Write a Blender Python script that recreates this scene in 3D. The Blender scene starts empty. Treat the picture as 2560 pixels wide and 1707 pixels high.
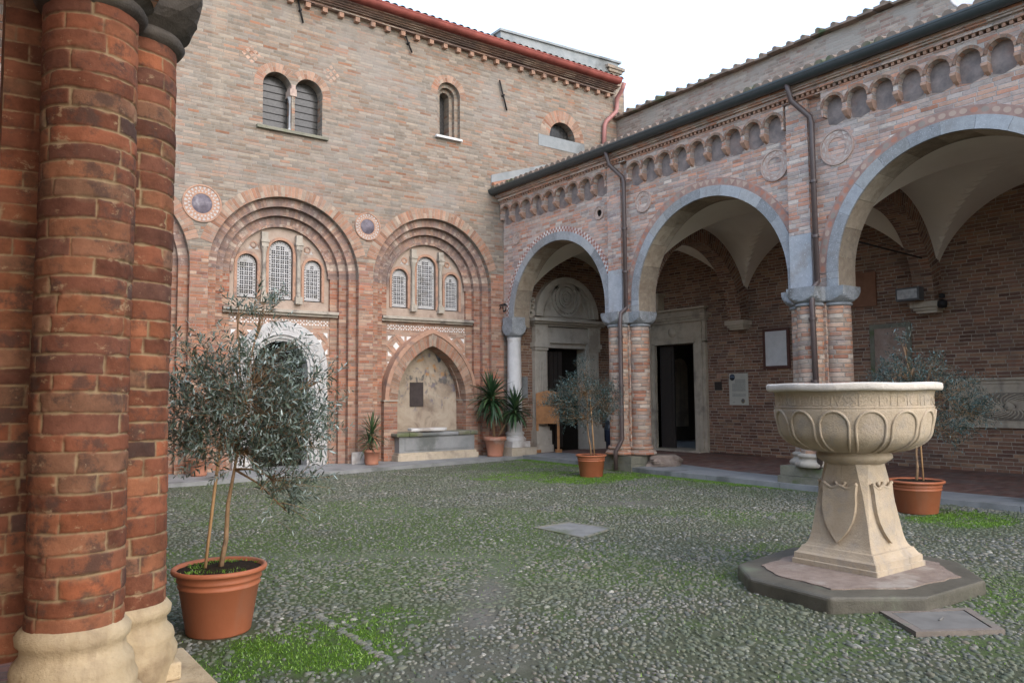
import bpy, math, random
import numpy as np
from mathutils import Vector, Matrix
from mathutils.geometry import tessellate_polygon
from math import pi, sin, cos, sqrt, radians, atan2
random.seed(7)
S = bpy.context.scene
COL = S.collection

# ------------------------------------------------------------------ camera, sky, sun, exposure
CAM = Vector((-12.764, -17.735, 1.62))
yaw, pitch, roll = 0.633733, 0.069103, -0.008289
fwd = Vector((sin(yaw)*cos(pitch), cos(yaw)*cos(pitch), sin(pitch)))
right = Vector((cos(yaw), -sin(yaw), 0)); up = right.cross(fwd)
R2 = right*cos(roll)+up*sin(roll); U2 = up*cos(roll)-right*sin(roll)
cd = bpy.data.cameras.new('camera'); cam = bpy.data.objects.new('camera', cd); COL.objects.link(cam)
M = Matrix((R2, U2, -fwd)).transposed().to_4x4(); M.translation = CAM
cam.matrix_world = M; cd.sensor_width = 36; cd.lens = 36*1955/2560; cd.clip_end = 500; cd.clip_start = 0.05
S.camera = cam

SUN_AZ, SUN_EL = radians(176), radians(37)      # azimuth measured from +Y towards +X
sdir = Vector((sin(SUN_AZ)*cos(SUN_EL), cos(SUN_AZ)*cos(SUN_EL), sin(SUN_EL)))
w = bpy.data.worlds.new('World'); S.world = w; w.use_nodes = True
nt = w.node_tree; sky = nt.nodes.new('ShaderNodeTexSky'); sky.sky_type = 'NISHITA'; sky.sun_disc = False
sky.sun_elevation = SUN_EL; sky.sun_rotation = SUN_AZ; sky.air_density = 1.0; sky.dust_density = 2.0; sky.ozone_density = 1.5
bg = nt.nodes['Background']; mx = nt.nodes.new('ShaderNodeMix'); mx.data_type = 'RGBA'; mx.blend_type = 'ADD'; mx.inputs[0].default_value = 1
mx.inputs[7].default_value = (2.05, 2.42, 2.9, 1)      # thin bright cloud veil over the blue
nt.links.new(sky.outputs[0], mx.inputs[6]); nt.links.new(mx.outputs[2], bg.inputs[0]); bg.inputs[1].default_value = 0.15
sl = bpy.data.lights.new('sun', 'SUN'); so = bpy.data.objects.new('sun', sl); COL.objects.link(so)
sl.energy = 0.5; sl.angle = radians(80); sl.color = (1.0, .72, .42)
so.rotation_euler = sdir.to_track_quat('Z', 'Y').to_euler()
vs = S.view_settings; vs.view_transform = 'Standard'; vs.look = 'None'; vs.gamma = 1; vs.exposure = 1.12

# ------------------------------------------------------------------ mesh helpers
FC = lambda u, v, d: (u, d, v)           # church frame: plane y = d, seen from -y
FA = lambda u, v, d: (d, u, v)           # arcade frame: plane x = d, seen from -x
def FW(x0, s=-1): return lambda u, v, d: (x0+s*d, u, v)

class MB:
    def __init__(s): s.v = []; s.f = []; s.uv = []; s.sm = []
    def add(s, pts, uvs, smooth=False):
        i = len(s.v); s.v += [tuple(p) for p in pts]; s.f.append(tuple(range(i, i+len(pts)))); s.uv += list(uvs); s.sm.append(smooth)
    def grid(s, P, UV, smooth=True, closed=False):
        n, m = len(P), len(P[0]); i0 = len(s.v)
        for r in P: s.v += [tuple(p) for p in r]
        for a in range(n-1):
            for b in range(m-1):
                q = ((a, b), (a, b+1), (a+1, b+1), (a+1, b))
                s.f.append(tuple(i0+x*m+y for x, y in q)); s.uv += [UV[x][y] for x, y in q]; s.sm.append(smooth)
    def loopsides(s, loop, d0, d1, F, closed=True, skip=None):
        n = len(loop); L = 0
        for i in range(n if closed else n-1):
            a, b = loop[i], loop[(i+1) % n]; l = math.hypot(b[0]-a[0], b[1]-a[1])
            if not (skip and skip(a, b)):
                if abs(a[0]-b[0]) < 1e-6: ua, ub = a[1], b[1]
                else: ua, ub = L, L+l
                s.add([F(*a, d0), F(*b, d0), F(*b, d1), F(*a, d1)], [(d0, ua), (d0, ub), (d1, ub), (d1, ua)])
            L += l
    def prism(s, outer, holes, d0, d1, F, back=False, sides=True, osides=True, uvo=(0, 0), skip=None):
        loops = [outer]+list(holes); flat = [p for l in loops for p in l]
        tri = tessellate_polygon([[Vector((p[0], p[1], 0)) for p in l] for l in loops])
        for d in ([d0, d1] if back else [d0]):
            for t in tri:
                q = [flat[i] for i in t]; s.add([F(*p, d) for p in q], [(p[0]+uvo[0], p[1]+uvo[1]) for p in q])
        if sides:
            if osides: s.loopsides(outer, d0, d1, F, skip=skip)
            for h in holes: s.loopsides(h, d0, d1, F)
    def box(s, x0, x1, y0, y1, z0, z1):
        c = [(x0, y0), (x1, y0), (x1, y1), (x0, y1)]
        for i in range(4):
            a, b = c[i], c[(i+1) % 4]
            ua, ub = (a[0], b[0]) if abs(a[1]-b[1]) < 1e-9 else (a[1], b[1])
            s.add([(*a, z0), (*b, z0), (*b, z1), (*a, z1)], [(ua, z0), (ub, z0), (ub, z1), (ua, z1)])
        s.add([(*p, z1) for p in c], c); s.add([(*p, z0) for p in reversed(c)], list(reversed(c)))
    def fbox(s, F, u0, u1, v0, v1, d0, d1):
        a = F(u0, v0, d0); b = F(u1, v1, d1)
        s.box(min(a[0], b[0]), max(a[0], b[0]), min(a[1], b[1]), max(a[1], b[1]), min(a[2], b[2]), max(a[2], b[2]))
    def ring(s, F, cu, cv, r0, r1, a0, a1, d0, d1, n=40, sv=1.0, inner=True, outer=False, ends=False, brick=True, back=False):
        rm = (r0+r1)/2
        def P(r, a, d): return F(cu+r*cos(a), cv+r*sin(a)*sv, d)
        for i in range(n):
            a, b = a0+(a1-a0)*i/n, a0+(a1-a0)*(i+1)/n; ua, ub = a*rm, b*rm
            f = [(r0, a), (r1, a), (r1, b), (r0, b)]
            s.add([P(r, t, d0) for r, t in f], [(0, ua), (r1-r0, ua), (r1-r0, ub), (0, ub)] if brick else [(cu+r*cos(t), cv+r*sin(t)*sv) for r, t in f])
            if back: s.add([P(r, t, d1) for r, t in f], [(0, ua), (r1-r0, ua), (r1-r0, ub), (0, ub)])
            if inner: s.add([P(r0, a, d0), P(r0, b, d0), P(r0, b, d1), P(r0, a, d1)], [(d0, ua), (d0, ub), (d1, ub), (d1, ua)])
            if outer: s.add([P(r1, a, d0), P(r1, b, d0), P(r1, b, d1), P(r1, a, d1)], [(d0, ua), (d0, ub), (d1, ub), (d1, ua)])
        if ends:
            for a in (a0, a1): s.add([P(r0, a, d0), P(r1, a, d0), P(r1, a, d1), P(r0, a, d1)], [(r0, d0), (r1, d0), (r1, d1), (r0, d1)])
    def lathe(s, prof, cx, cy, n=24, a0=0, a1=2*pi, smooth=True, F=None, z0=0):
        rm = max(p[0] for p in prof); P = []; UV = []; L = 0
        for k, (r, z) in enumerate(prof):
            if k: L += math.hypot(r-prof[k-1][0], z-prof[k-1][1])
            row = []; ur = []
            for i in range(n+1):
                a = a0+(a1-a0)*i/n
                row.append((cx+r*cos(a), cy+r*sin(a), z+z0) if F is None else F(cx+r*cos(a), cy+r*sin(a), z)); ur.append((a*rm, L))
            P.append(row); UV.append(ur)
        s.grid(P, UV, smooth)
    def tube(s, path, r, n=8, r1=None, caps=True):
        path = [Vector(p) for p in path]; P = []; UV = []; L = 0; m = len(path); prev = None
        for i, p in enumerate(path):
            t = (path[min(i+1, m-1)]-path[max(i-1, 0)]).normalized()
            ref = prev if prev is not None else (Vector((0, 0, 1)) if abs(t.z) < .9 else Vector((1, 0, 0)))
            x = (ref-t*ref.dot(t)).normalized(); y = t.cross(x); prev = x
            rr = r if r1 is None else r+(r1-r)*i/(m-1)
            if i: L += (p-path[i-1]).length
            P.append([p+(x*cos(2*pi*k/n)+y*sin(2*pi*k/n))*rr for k in range(n+1)]); UV.append([(2*pi*rr*k/n, L) for k in range(n+1)])
        s.grid(P, UV, True)
        if caps:
            for q in (P[0], P[-1]): s.add(q[:n], [(0, 0)]*n)
    def build(s, name, mat, parent=None, loc=None):
        me = bpy.data.meshes.new(name); me.from_pydata(s.v, [], s.f)
        uv = me.uv_layers.new(name='UVMap'); uv.data.foreach_set('uv', np.array(s.uv, dtype=np.float32).ravel())
        me.polygons.foreach_set('use_smooth', np.array(s.sm, dtype=bool))
        import bmesh
        bm = bmesh.new(); bm.from_mesh(me); bmesh.ops.remove_doubles(bm, verts=bm.verts, dist=1e-5)
        bmesh.ops.recalc_face_normals(bm, faces=bm.faces); bm.to_mesh(me); bm.free()
        me.materials.append(mat); o = bpy.data.objects.new(name, me); COL.objects.link(o)
        if parent is not None: attach(o, parent)
        return o
def attach(o, parent):
    o.parent = parent
    q = parent; off = Vector((0, 0, 0))
    if q.type == 'EMPTY': off = Vector(q.location)
    o.matrix_parent_inverse = Matrix.Translation(-off)
def tag(o, label, cat, group=None):
    o['label'] = label; o['category'] = cat
    if group: o['group'] = group
    return o
def thing(name, label, cat, loc, group=None):
    o = bpy.data.objects.new(name, None); COL.objects.link(o); o.location = loc; o.empty_display_size = .2
    return tag(o, label, cat, group)
def copy_part(ch, par):
    c = ch.copy(); COL.objects.link(c); c.parent = par
    for g in ch.children: copy_part(g, c)
def archpath(cu, r, spring, base, n=28, pa=None):
    pts = [(cu-r, base)]
    pts += [(cu-r*cos(pi*i/n), spring+r*sin(pi*i/n)) for i in range(n+1)]
    return pts+[(cu+r, base)]
def circle(cu, cv, r, n=24): return [(cu+r*cos(2*pi*i/n), cv+r*sin(2*pi*i/n)) for i in range(n)]
def rect(u0, u1, v0, v1): return [(u0, v0), (u1, v0), (u1, v1), (u0, v1)]

# ------------------------------------------------------------------ materials
class NT:
    def __init__(s, name):
        s.m = bpy.data.materials.new(name); s.m.use_nodes = True; s.t = s.m.node_tree; s.b = s.t.nodes['Principled BSDF']
    def n(s, ty, **k):
        o = s.t.nodes.new('ShaderNode'+ty)
        for a, b in k.items(): setattr(o, a, b)
        return o
    def l(s, a, b): s.t.links.new(a, b)
    def setin(s, sock, v):
        if isinstance(v, bpy.types.NodeSocket): s.l(v, sock)
        elif isinstance(v, tuple) and len(v) == 3 and sock.type == 'RGBA': sock.default_value = (*v, 1)
        else: sock.default_value = v
    def math(s, op, a, b=None, c=None, clamp=False):
        o = s.n('Math', operation=op, use_clamp=clamp); s.setin(o.inputs[0], a)
        if b is not None: s.setin(o.inputs[1], b)
        if c is not None: s.setin(o.inputs[2], c)
        return o.outputs[0]
    def mix(s, f, a, b, bt='MIX'):
        o = s.n('Mix', data_type='RGBA', blend_type=bt); s.setin(o.inputs[0], f); s.setin(o.inputs[6], a); s.setin(o.inputs[7], b); return o.outputs[2]
    def noise(s, scale, detail=4, rough=.55, vec=None, dist=0):
        o = s.n('TexNoise'); o.inputs['Scale'].default_value = scale; o.inputs['Detail'].default_value = detail; o.inputs['Roughness'].default_value = rough
        o.inputs['Distortion'].default_value = dist
        s.l(vec if vec is not None else s.pos(), o.inputs['Vector']); return o.outputs['Fac']
    def pos(s):
        if not hasattr(s, '_p'): s._p = s.n('NewGeometry').outputs['Position']
        return s._p
    def scaled(s, v, xyz):
        o = s.n('VectorMath', operation='MULTIPLY'); s.l(v, o.inputs[0]); o.inputs[1].default_value = xyz; return o.outputs[0]
    def ramp(s, f, stops, interp='LINEAR'):
        o = s.n('ValToRGB'); cr = o.color_ramp; cr.interpolation = interp
        while len(cr.elements) < len(stops): cr.elements.new(.5)
        for e, (p, c) in zip(cr.elements, stops):
            e.position = p; e.color = (*c, 1) if isinstance(c, tuple) else (c, c, c, 1)
        s.setin(o.inputs[0], f); return o.outputs[0]
    def sm(s, f, a, b):
        o = s.n('MapRange', interpolation_type='SMOOTHSTEP'); s.setin(o.inputs[0], f); o.inputs[1].default_value = a; o.inputs[2].default_value = b; return o.outputs[0]
    def uv(s):
        return s.n('UVMap', uv_map='UVMap').outputs[0]
    def bump(s, h, strength, dist=.01, nrm=None):
        o = s.n('Bump'); o.inputs['Strength'].default_value = strength; o.inputs['Distance'].default_value = dist; s.setin(o.inputs['Height'], h)
        if nrm is not None: s.l(nrm, o.inputs['Normal'])
        return o.outputs[0]
    def out(s, col=None, rough=.85, bump=None, spec=.3, metal=0):
        if col is not None: s.setin(s.b.inputs['Base Color'], col)
        s.setin(s.b.inputs['Roughness'], rough); s.b.inputs['Specular IOR Level'].default_value = spec; s.b.inputs['Metallic'].default_value = metal
        if bump is not None: s.l(bump, s.b.inputs['Normal'])
        return s.m

def brick(name, pal, mortar, w=.27, h=.07, m=.012, stains=(), wob=.006, bump=.7, rough_n=60, edge=1.3, sub=1.0):
    t = NT(name); u0 = t.uv(); sep = t.n('SeparateXYZ'); t.l(u0, sep.inputs[0])
    nz = t.n('TexNoise'); nz.inputs['Scale'].default_value = 5; nz.inputs['Detail'].default_value = 3; t.l(t.pos(), nz.inputs['Vector'])
    ns = t.n('SeparateColor'); t.l(nz.outputs['Color'], ns.inputs[0])
    U = t.math('MULTIPLY_ADD', t.math('SUBTRACT', ns.outputs[0], .5), wob*3, sep.outputs[0])
    V = t.math('MULTIPLY_ADD', t.math('SUBTRACT', ns.outputs[1], .5), wob*3, sep.outputs[1])
    vr = t.math('DIVIDE', V, h); row = t.math('FLOOR', vr); fv = t.math('SUBTRACT', vr, row)
    wn = t.n('TexWhiteNoise', noise_dimensions='1D'); t.l(row, wn.inputs['W'])
    wc = t.n('SeparateColor'); t.l(wn.outputs['Color'], wc.inputs[0])
    wid = t.math('MULTIPLY_ADD', wc.outputs[1], .5, .75)
    ur = t.math('DIVIDE', t.math('DIVIDE', U, w), wid); ur = t.math('ADD', ur, t.math('MULTIPLY', wc.outputs[0], 7.3))
    colm = t.math('FLOOR', ur); fu = t.math('SUBTRACT', ur, colm)
    cmb = t.n('CombineXYZ'); t.l(colm, cmb.inputs[0]); t.l(row, cmb.inputs[1])
    wb = t.n('TexWhiteNoise', noise_dimensions='2D'); t.l(cmb.outputs[0], wb.inputs['Vector'])
    rc = t.n('SeparateColor'); t.l(wb.outputs['Color'], rc.inputs[0])
    eu = t.math('MULTIPLY', t.math('MINIMUM', fu, t.math('SUBTRACT', 1, fu)), w)
    ev = t.math('MULTIPLY', t.math('MINIMUM', fv, t.math('SUBTRACT', 1, fv)), h)
    e = t.math('ADD', t.math('MINIMUM', eu, ev), t.math('MULTIPLY', t.math('SUBTRACT', t.noise(22, 5, .65), .5), m*edge))
    mask = t.sm(e, m*.25, m*.85)
    n = len(pal); col = t.ramp(rc.outputs[0], [((i+.0)/n, c) for i, c in enumerate(pal)], 'LINEAR')
    # brightness variation per brick and inside bricks
    fine = t.noise(rough_n, 4, .7); mid = t.noise(9, 4, .6)
    br = t.math('ADD', t.math('MULTIPLY_ADD', rc.outputs[1], .45, .72), t.math('MULTIPLY', t.math('SUBTRACT', mid, .5), .7*sub))
    br = t.math('ADD', br, t.math('MULTIPLY', t.math('SUBTRACT', fine, .5), .5*sub))
    mv = t.n('VectorMath', operation='SCALE'); t.l(col, mv.inputs[0]); t.l(br, mv.inputs['Scale'])
    mvar = t.mix(t.sm(t.noise(3, 3), .3, .7), tuple(c*.75 for c in mortar), mortar)
    col = t.mix(mask, mvar, mv.outputs[0])
    for sc, lo, hi, c, amt in stains:
        vec = t.scaled(t.pos(), sc) if isinstance(sc, tuple) else None
        f = t.sm(t.noise(1.0 if vec is not None else sc, 5, .65, vec, .4), lo, hi)
        col = t.mix(t.math('MULTIPLY', f, amt), col, c)
    hgt = t.math('ADD', mask, t.math('MULTIPLY', t.math('ADD', fine, rc.outputs[2]), .35))
    return t.out(col, .9, t.bump(hgt, bump, .012), .2)

def stone(name, c1, c2, scale=6, c3=None, rough=.85, bump=.35, streak=None, spec=.3, speck=None):
    t = NT(name); a = t.noise(scale, 6, .65); col = t.ramp(a, [(.3, c1), (.7, c2)])
    if c3: col = t.mix(t.sm(t.noise(scale*.35, 5, .6), .52, .68), col, c3)
    if speck:
        col = t.mix(t.sm(t.noise(speck[0], 2, .5), .6, .75), col, speck[1])
    if streak:
        f = t.sm(t.noise(1, 5, .6, t.scaled(t.pos(), (6, 6, .5))), .5, .75); col = t.mix(t.math('MULTIPLY', f, streak[1]), col, streak[0])
    h = t.math('ADD', t.noise(scale*3, 6, .7), t.math('MULTIPLY', t.noise(scale*14, 3, .6), .5))
    return t.out(col, rough, t.bump(h, bump, .012), spec)

def plain(name, c, rough=.5, metal=0, spec=.4, var=.15, scale=8, bump=0):
    t = NT(name); a = t.noise(scale, 5, .6)
    col = t.ramp(a, [(.25, tuple(x*(1-var) for x in c)), (.75, tuple(min(1, x*(1+var)) for x in c))])
    return t.out(col, rough, t.bump(a, bump, .01) if bump else None, spec, metal)

M_ = {}
grime = (.10, .085, .075)
M_['church'] = brick('church_brick', [(.265, .215, .165), (.285, .185, .13), (.235, .205, .17), (.30, .25, .195), (.225, .20, .17), (.265, .20, .15), (.245, .22, .185), (.285, .145, .09), (.28, .235, .19)], (.26, .235, .20), .30, .072, .012,
    [(.35, .45, .7, (.28, .265, .245), .5), ((.7, .7, .12), .55, .75, (.40, .34, .26), .5), ((1.6, 1.6, .3), .60, .74, (.17, .155, .145), .45), (2.2, .58, .75, (.27, .25, .24), .5)], bump=.5)
M_['church_red'] = brick('church_red_brick', [(.36, .165, .10), (.37, .21, .14), (.33, .13, .08), (.36, .24, .175), (.35, .18, .12), (.28, .145, .11), (.38, .265, .195)], (.31, .265, .23), .30, .072, .009,
    [(.5, .5, .72, (.30, .25, .22), .5), (2.5, .56, .75, (.20, .17, .16), .4)], bump=.5)
M_['voussoir'] = brick('voussoir_brick', [(.33, .195, .135), (.37, .30, .235), (.31, .155, .10), (.34, .215, .155), (.31, .175, .12), (.34, .22, .155)], (.31, .28, .24), .40, .085, .008, [(1.2, .5, .75, (.27, .24, .22), .4)], bump=.5)
M_['archivolt'] = brick('archivolt_brick', [(.30, .19, .15), (.34, .22, .16), (.26, .16, .13), (.40, .26, .19), (.29, .20, .17), (.22, .15, .13), (.45, .36, .29)], (.30, .25, .22), .50, .075, .007,
    [(.8, .42, .65, (.13, .11, .11), .6), (9, .58, .7, (.55, .48, .42), .5)], bump=.5)
M_['arcade'] = brick('arcade_brick', [(.58, .33, .23), (.52, .42, .35), (.52, .24, .15), (.62, .53, .45), (.36, .28, .255), (.58, .37, .28), (.48, .43, .39), (.56, .29, .20)], (.56, .50, .46), .27, .075, .012,
    [(.9, .5, .7, (.38, .33, .32), .5), (3, .55, .72, (.24, .22, .23), .5), ((.9, .9, .35), .5, .72, (.54, .46, .43), .45), ((2.5, 2.5, .45), .58, .74, (.20, .18, .18), .55)], bump=.8)
M_['column_brick'] = brick('column_brick', [(.47, .27, .18), (.50, .40, .31), (.46, .22, .13), (.40, .32, .27), (.47, .32, .24), (.52, .45, .37), (.42, .20, .13)], (.44, .38, .32), .30, .08, .014,
    [(2.5, .55, .72, (.22, .19, .19), .6), (1., .55, .75, (.34, .27, .24), .4)], bump=.9)
M_['near_brick'] = brick('near_brick', [(.30, .10, .045), (.25, .09, .05), (.33, .115, .05), (.27, .14, .075), (.19, .08, .05), (.32, .145, .08), (.28, .09, .04), (.15, .075, .055), (.33, .12, .055)], (.33, .235, .125), .34, .094, .010,
    [(6, .50, .70, (.10, .06, .045), .8), (11, .57, .70, (.36, .26, .17), .6), (2.2, .50, .70, (.24, .135, .085), .55), (30, .60, .72, (.07, .045, .04), .55), (16, .63, .72, (.40, .33, .24), .5)], wob=.012, bump=1.0, rough_n=70, edge=2.4, sub=1.6)
M_['gallery'] = brick('gallery_brick', [(.25, .125, .08), (.28, .15, .095), (.20, .11, .08), (.31, .19, .125), (.23, .13, .09), (.34, .21, .13), (.17, .095, .07)], (.42, .36, .29), .27, .078, .014,
    [(.7, .5, .7, (.16, .12, .10), .5), (2.5, .62, .75, (.26, .18, .12), .4)], bump=.6)
M_['herring'] = brick('ornament_brick', [(.42, .26, .19), (.46, .31, .23), (.40, .23, .16), (.38, .28, .22)], (.40, .35, .30), .22, .06, .008, [(1.5, .48, .68, (.22, .18, .17), .6)], bump=.4)
M_['granite'] = stone('grey_granite', (.33, .35, .37), (.46, .48, .50), 5, (.33, .32, .31), .85, .6, None, .3, (45, (.60, .62, .64)))
M_['granite_ring'] = brick('granite_voussoir', [(.29, .31, .325), (.35, .365, .38), (.31, .32, .325), (.38, .39, .40), (.33, .33, .32)], (.24, .24, .24), 1.6, .52, .007, [(2.2, .5, .7, (.25, .235, .22), .6), (45, .56, .68, (.56, .58, .60), .7), (9, .55, .7, (.26, .27, .28), .5)], bump=.5)
M_['soffit'] = brick('soffit_stone', [(.36, .29, .21), (.40, .33, .25), (.33, .26, .19), (.42, .36, .28)], (.30, .25, .19), 1.6, .52, .006, [(2.2, .48, .7, (.22, .16, .11), .7), (12, .55, .72, (.46, .38, .27), .5)], bump=.7)  # brown-stained stone, with warm bounce from the floor put into the colour
M_['rosette_brick'] = stone('rosette_brick', (.42, .30, .25), (.52, .40, .34), 7, (.34, .26, .23))
M_['rosette_pale'] = stone('rosette_pale', (.48, .41, .36), (.56, .49, .44), 8, (.40, .32, .28))
M_['manhole_stone'] = stone('manhole_stone', (.15, .155, .15), (.24, .24, .23), 5, (.11, .125, .085), .85, .4)
M_['capital_stone'] = stone('dark_grey_capital', (.20, .215, .225), (.32, .335, .345), 7, (.15, .15, .145), .85, .8, None, .3, (45, (.48, .5, .52)))
M_['footing'] = stone('rough_footing', (.20, .15, .12), (.32, .26, .21), 6, (.15, .14, .11), .9, .9)
M_['pale_trim'] = stone('pale_trim', (.38, .29, .24), (.5, .4, .34), 8, (.3, .22, .19))
M_['terracotta_trim'] = stone('terracotta_moulding', (.34, .20, .14), (.45, .28, .20), 9, (.24, .17, .14))
M_['stone_buff'] = stone('buff_stone', (.40, .34, .26), (.53, .46, .36), 4, (.30, .26, .21), streak=((.22, .19, .16), .5))
M_['portal'] = stone('portal_stone', (.44, .39, .32), (.55, .50, .42), 5, (.36, .31, .25))
M_['ledge'] = stone('ledge_stone', (.34, .31, .26), (.44, .40, .34), 7, (.2, .18, .16))
M_['marble'] = stone('white_marble', (.42, .425, .43), (.54, .54, .54), 5, (.34, .335, .33), .6, .5, None, .4)
M_['marble_old'] = stone('weathered_marble', (.55, .55, .54), (.70, .69, .68), 3, (.40, .36, .33), .7, .3)
M_['lattice'] = stone('lattice_marble', (.36, .365, .37), (.46, .46, .46), 9, (.29, .285, .27), .8, .2)
M_['base_cream'] = stone('cream_limestone', (.36, .27, .155), (.52, .41, .265), 4, (.17, .11, .065), .85, .8, ((.15, .10, .06), .5))
M_['slab'] = stone('grey_slab', (.20, .212, .215), (.29, .30, .305), 3, (.13, .14, .135), .6, .25, None, .4)
M_['black_stone'] = stone('black_capital_stone', (.045, .038, .032), (.10, .085, .07), 7, (.14, .12, .09), .85, .6)  # near-black mottled stone of the near pier capitals
M_['step_stone'] = stone('dark_step_stone', (.060, .056, .042), (.115, .105, .082), 4, (.13, .145, .10), .6, .5, None, .45)  # dark grey-brown stone of the basin step
M_['dark_stone'] = stone('mossy_dark_stone', (.14, .14, .11), (.24, .23, .18), 5, (.12, .14, .07), .8, .5)
M_['plaster'] = stone('vault_plaster', (.80, .73, .61), (.86, .79, .68), 1.2, (.70, .62, .51), .9, .15)
M_['panel_plaster'] = stone('lunette_plaster', (.33, .26, .21), (.42, .34, .28), 6, (.24, .17, .14), .9, .3)
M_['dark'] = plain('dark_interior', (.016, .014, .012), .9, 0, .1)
M_['dark_wood'] = plain('dark_wood', (.035, .028, .024), .6)
M_['wood'] = plain('honey_wood', (.38, .17, .06), .45, 0, .4, .35, 5)
M_['iron'] = plain('black_iron', (.018, .017, .017), .6, .3)
M_['gutter_dark'] = plain('dark_gutter_paint', (.045, .055, .058), .4, 0, .5, .12)
M_['gutter_red'] = plain('red_gutter_paint', (.27, .075, .06), .75, 0, .3, .35, 3)
M_['pipe_brown'] = plain('brown_pipe_paint', (.085, .062, .058), .4, 0, .5, .15)
M_['pipe_pink'] = plain('pink_pipe_paint', (.36, .165, .15), .5, 0, .4, .12)
M_['copper'] = plain('copper_channel', (.42, .20, .12), .55, .2, .5, .3, 4)
M_['tile'] = stone('mossy_roof_tile', (.13, .11, .09), (.30, .22, .17), 4, (.07, .10, .05), .9, .5)
M_['lead'] = stone('lead_grey_render', (.19, .215, .225), (.30, .32, .325), 2.2, (.14, .15, .15), .7, .3)
M_['rear'] = brick('rear_wall_brick', [(.36, .28, .23), (.33, .26, .21), (.38, .32, .265), (.31, .21, .17)], (.38, .345, .30), .27, .075, .014, [(1.2, .42, .62, (.35, .32, .28), .8)], bump=.6)
M_['paver'] = brick('red_paver', [(.20, .10, .07), (.23, .12, .09), (.18, .09, .07), (.21, .13, .10)], (.14, .12, .11), .24, .12, .01, [(.8, .5, .7, (.16, .14, .13), .6)], bump=.3)
M_['pot'] = stone('terracotta_plastic', (.33, .105, .05), (.40, .135, .065), 3, (.36, .15, .085), .55, .12, ((.30, .16, .11), .35), .35)
M_['pot_old'] = stone('old_terracotta', (.34, .15, .10), (.40, .19, .12), 5, (.45, .35, .30), .8, .3)
M_['soil'] = plain('potting_soil', (.028, .02, .014), .95, 0, .1, .5, 40, .8)
M_['bark'] = stone('olive_bark', (.24, .15, .08), (.34, .22, .13), 20, (.18, .12, .08))
M_['cane'] = plain('bamboo_stake', (.50, .30, .15), .6)
M_['bin'] = plain('navy_plastic', (.03, .045, .08), .5)
M_['glass'] = plain('leaded_glass', (.045, .045, .045), .25, 0, .5, .5, 14)
M_['plaque_dark'] = plain('dark_plaque', (.05, .04, .04), .5, 0, .4, .3)
M_['mosaic_disc'] = stone('dark_porphyry', (.06, .05, .065), (.17, .15, .18), 7, (.28, .26, .28), .5, .3)
M_['inlay'] = plain('marble_inlay', (.70, .70, .70), .6, 0, .3, .08)
M_['white'] = plain('white_inlay', (.42, .40, .38), .6, 0, .3, .08)

def leafmat(name, c0, c1, c2):
    t = NT(name); a = t.n('Attribute', attribute_name='rnd').outputs['Fac']
    col = t.ramp(a, [(0, c0), (.45, c1), (.8, c2)])
    t.b.inputs['Subsurface Weight'].default_value = 0
    tr = t.n('BsdfTranslucent'); t.l(col, tr.inputs[0]); ms = t.n('MixShader'); ms.inputs[0].default_value = .18
    t.out(col, .38, None, .5); t.l(t.b.outputs[0], ms.inputs[1]); t.l(tr.outputs[0], ms.inputs[2])
    t.l(ms.outputs[0], t.t.nodes['Material Output'].inputs[0]); return t.m
M_['olive'] = leafmat('olive_leaf', (.045, .062, .04), (.12, .16, .12), (.38, .46, .45))
M_['olive_blue'] = leafmat('olive_leaf_blue_green', (.016, .034, .028), (.045, .085, .075), (.15, .24, .245))  # darker blue-green leaf colour of the two farther trees
M_['yucca'] = leafmat('yucca_leaf', (.020, .045, .022), (.035, .085, .035), (.10, .16, .06))
M_['moss'] = leafmat('moss_blade', (.055, .12, .012), (.11, .23, .022), (.19, .33, .045))

def checker_mat():
    t = NT('checker_trim'); sp = t.n('SeparateXYZ'); t.l(t.uv(), sp.inputs[0])
    a = t.math('FLOOR', t.math('DIVIDE', sp.outputs[0], .062)); b = t.math('FLOOR', t.math('DIVIDE', sp.outputs[1], .062))
    k = t.math('MODULO', t.math('ABSOLUTE', t.math('ADD', a, b)), 2)
    col = t.mix(k, (.34, .17, .13), t.ramp(t.noise(3), [(.4, (.45, .33, .30)), (.6, (.72, .69, .66))])); return t.out(col, .8)
M_['checker'] = checker_mat()
def inlay_mat(name, shape):
    t = NT(name); sp = t.n('SeparateXYZ'); t.l(t.uv(), sp.inputs[0])
    p = .16; q = t.math('DIVIDE', sp.outputs[1], p); ci = t.math('FLOOR', q); fx = t.math('SUBTRACT', q, ci)
    fy = t.math('DIVIDE', t.math('SUBTRACT', sp.outputs[0], .02), .12)
    wn = t.n('TexWhiteNoise', noise_dimensions='1D'); t.l(ci, wn.inputs['W'])
    dx = t.math('ABSOLUTE', t.math('SUBTRACT', fx, .5))
    if shape == 'tri': k = t.math('LESS_THAN', dx, t.math('MULTIPLY', fy, .45))
    else:
        dy = t.math('SUBTRACT', fy, .5); k = t.math('LESS_THAN', t.math('ADD', t.math('MULTIPLY', dx, dx), t.math('MULTIPLY', dy, dy)), .13)
    inside = t.math('MULTIPLY', k, t.math('LESS_THAN', t.math('ABSOLUTE', t.math('SUBTRACT', fy, .5)), .42))
    c = t.ramp(wn.outputs[0], [(0, (.50, .38, .30)), (.4, (.46, .20, .13)), (.7, (.30, .27, .23)), (1, (.55, .47, .38))], 'CONSTANT')
    base = t.ramp(t.noise(6), [(.35, (.30, .19, .16)), (.65, (.42, .28, .23))])
    return t.out(t.mix(t.math('MULTIPLY', inside, .8), base, c), .85, t.bump(t.noise(30), .4))
M_['tri'] = inlay_mat('triangle_inlay', 'tri'); M_['discs'] = inlay_mat('disc_inlay', 'disc')
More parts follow.
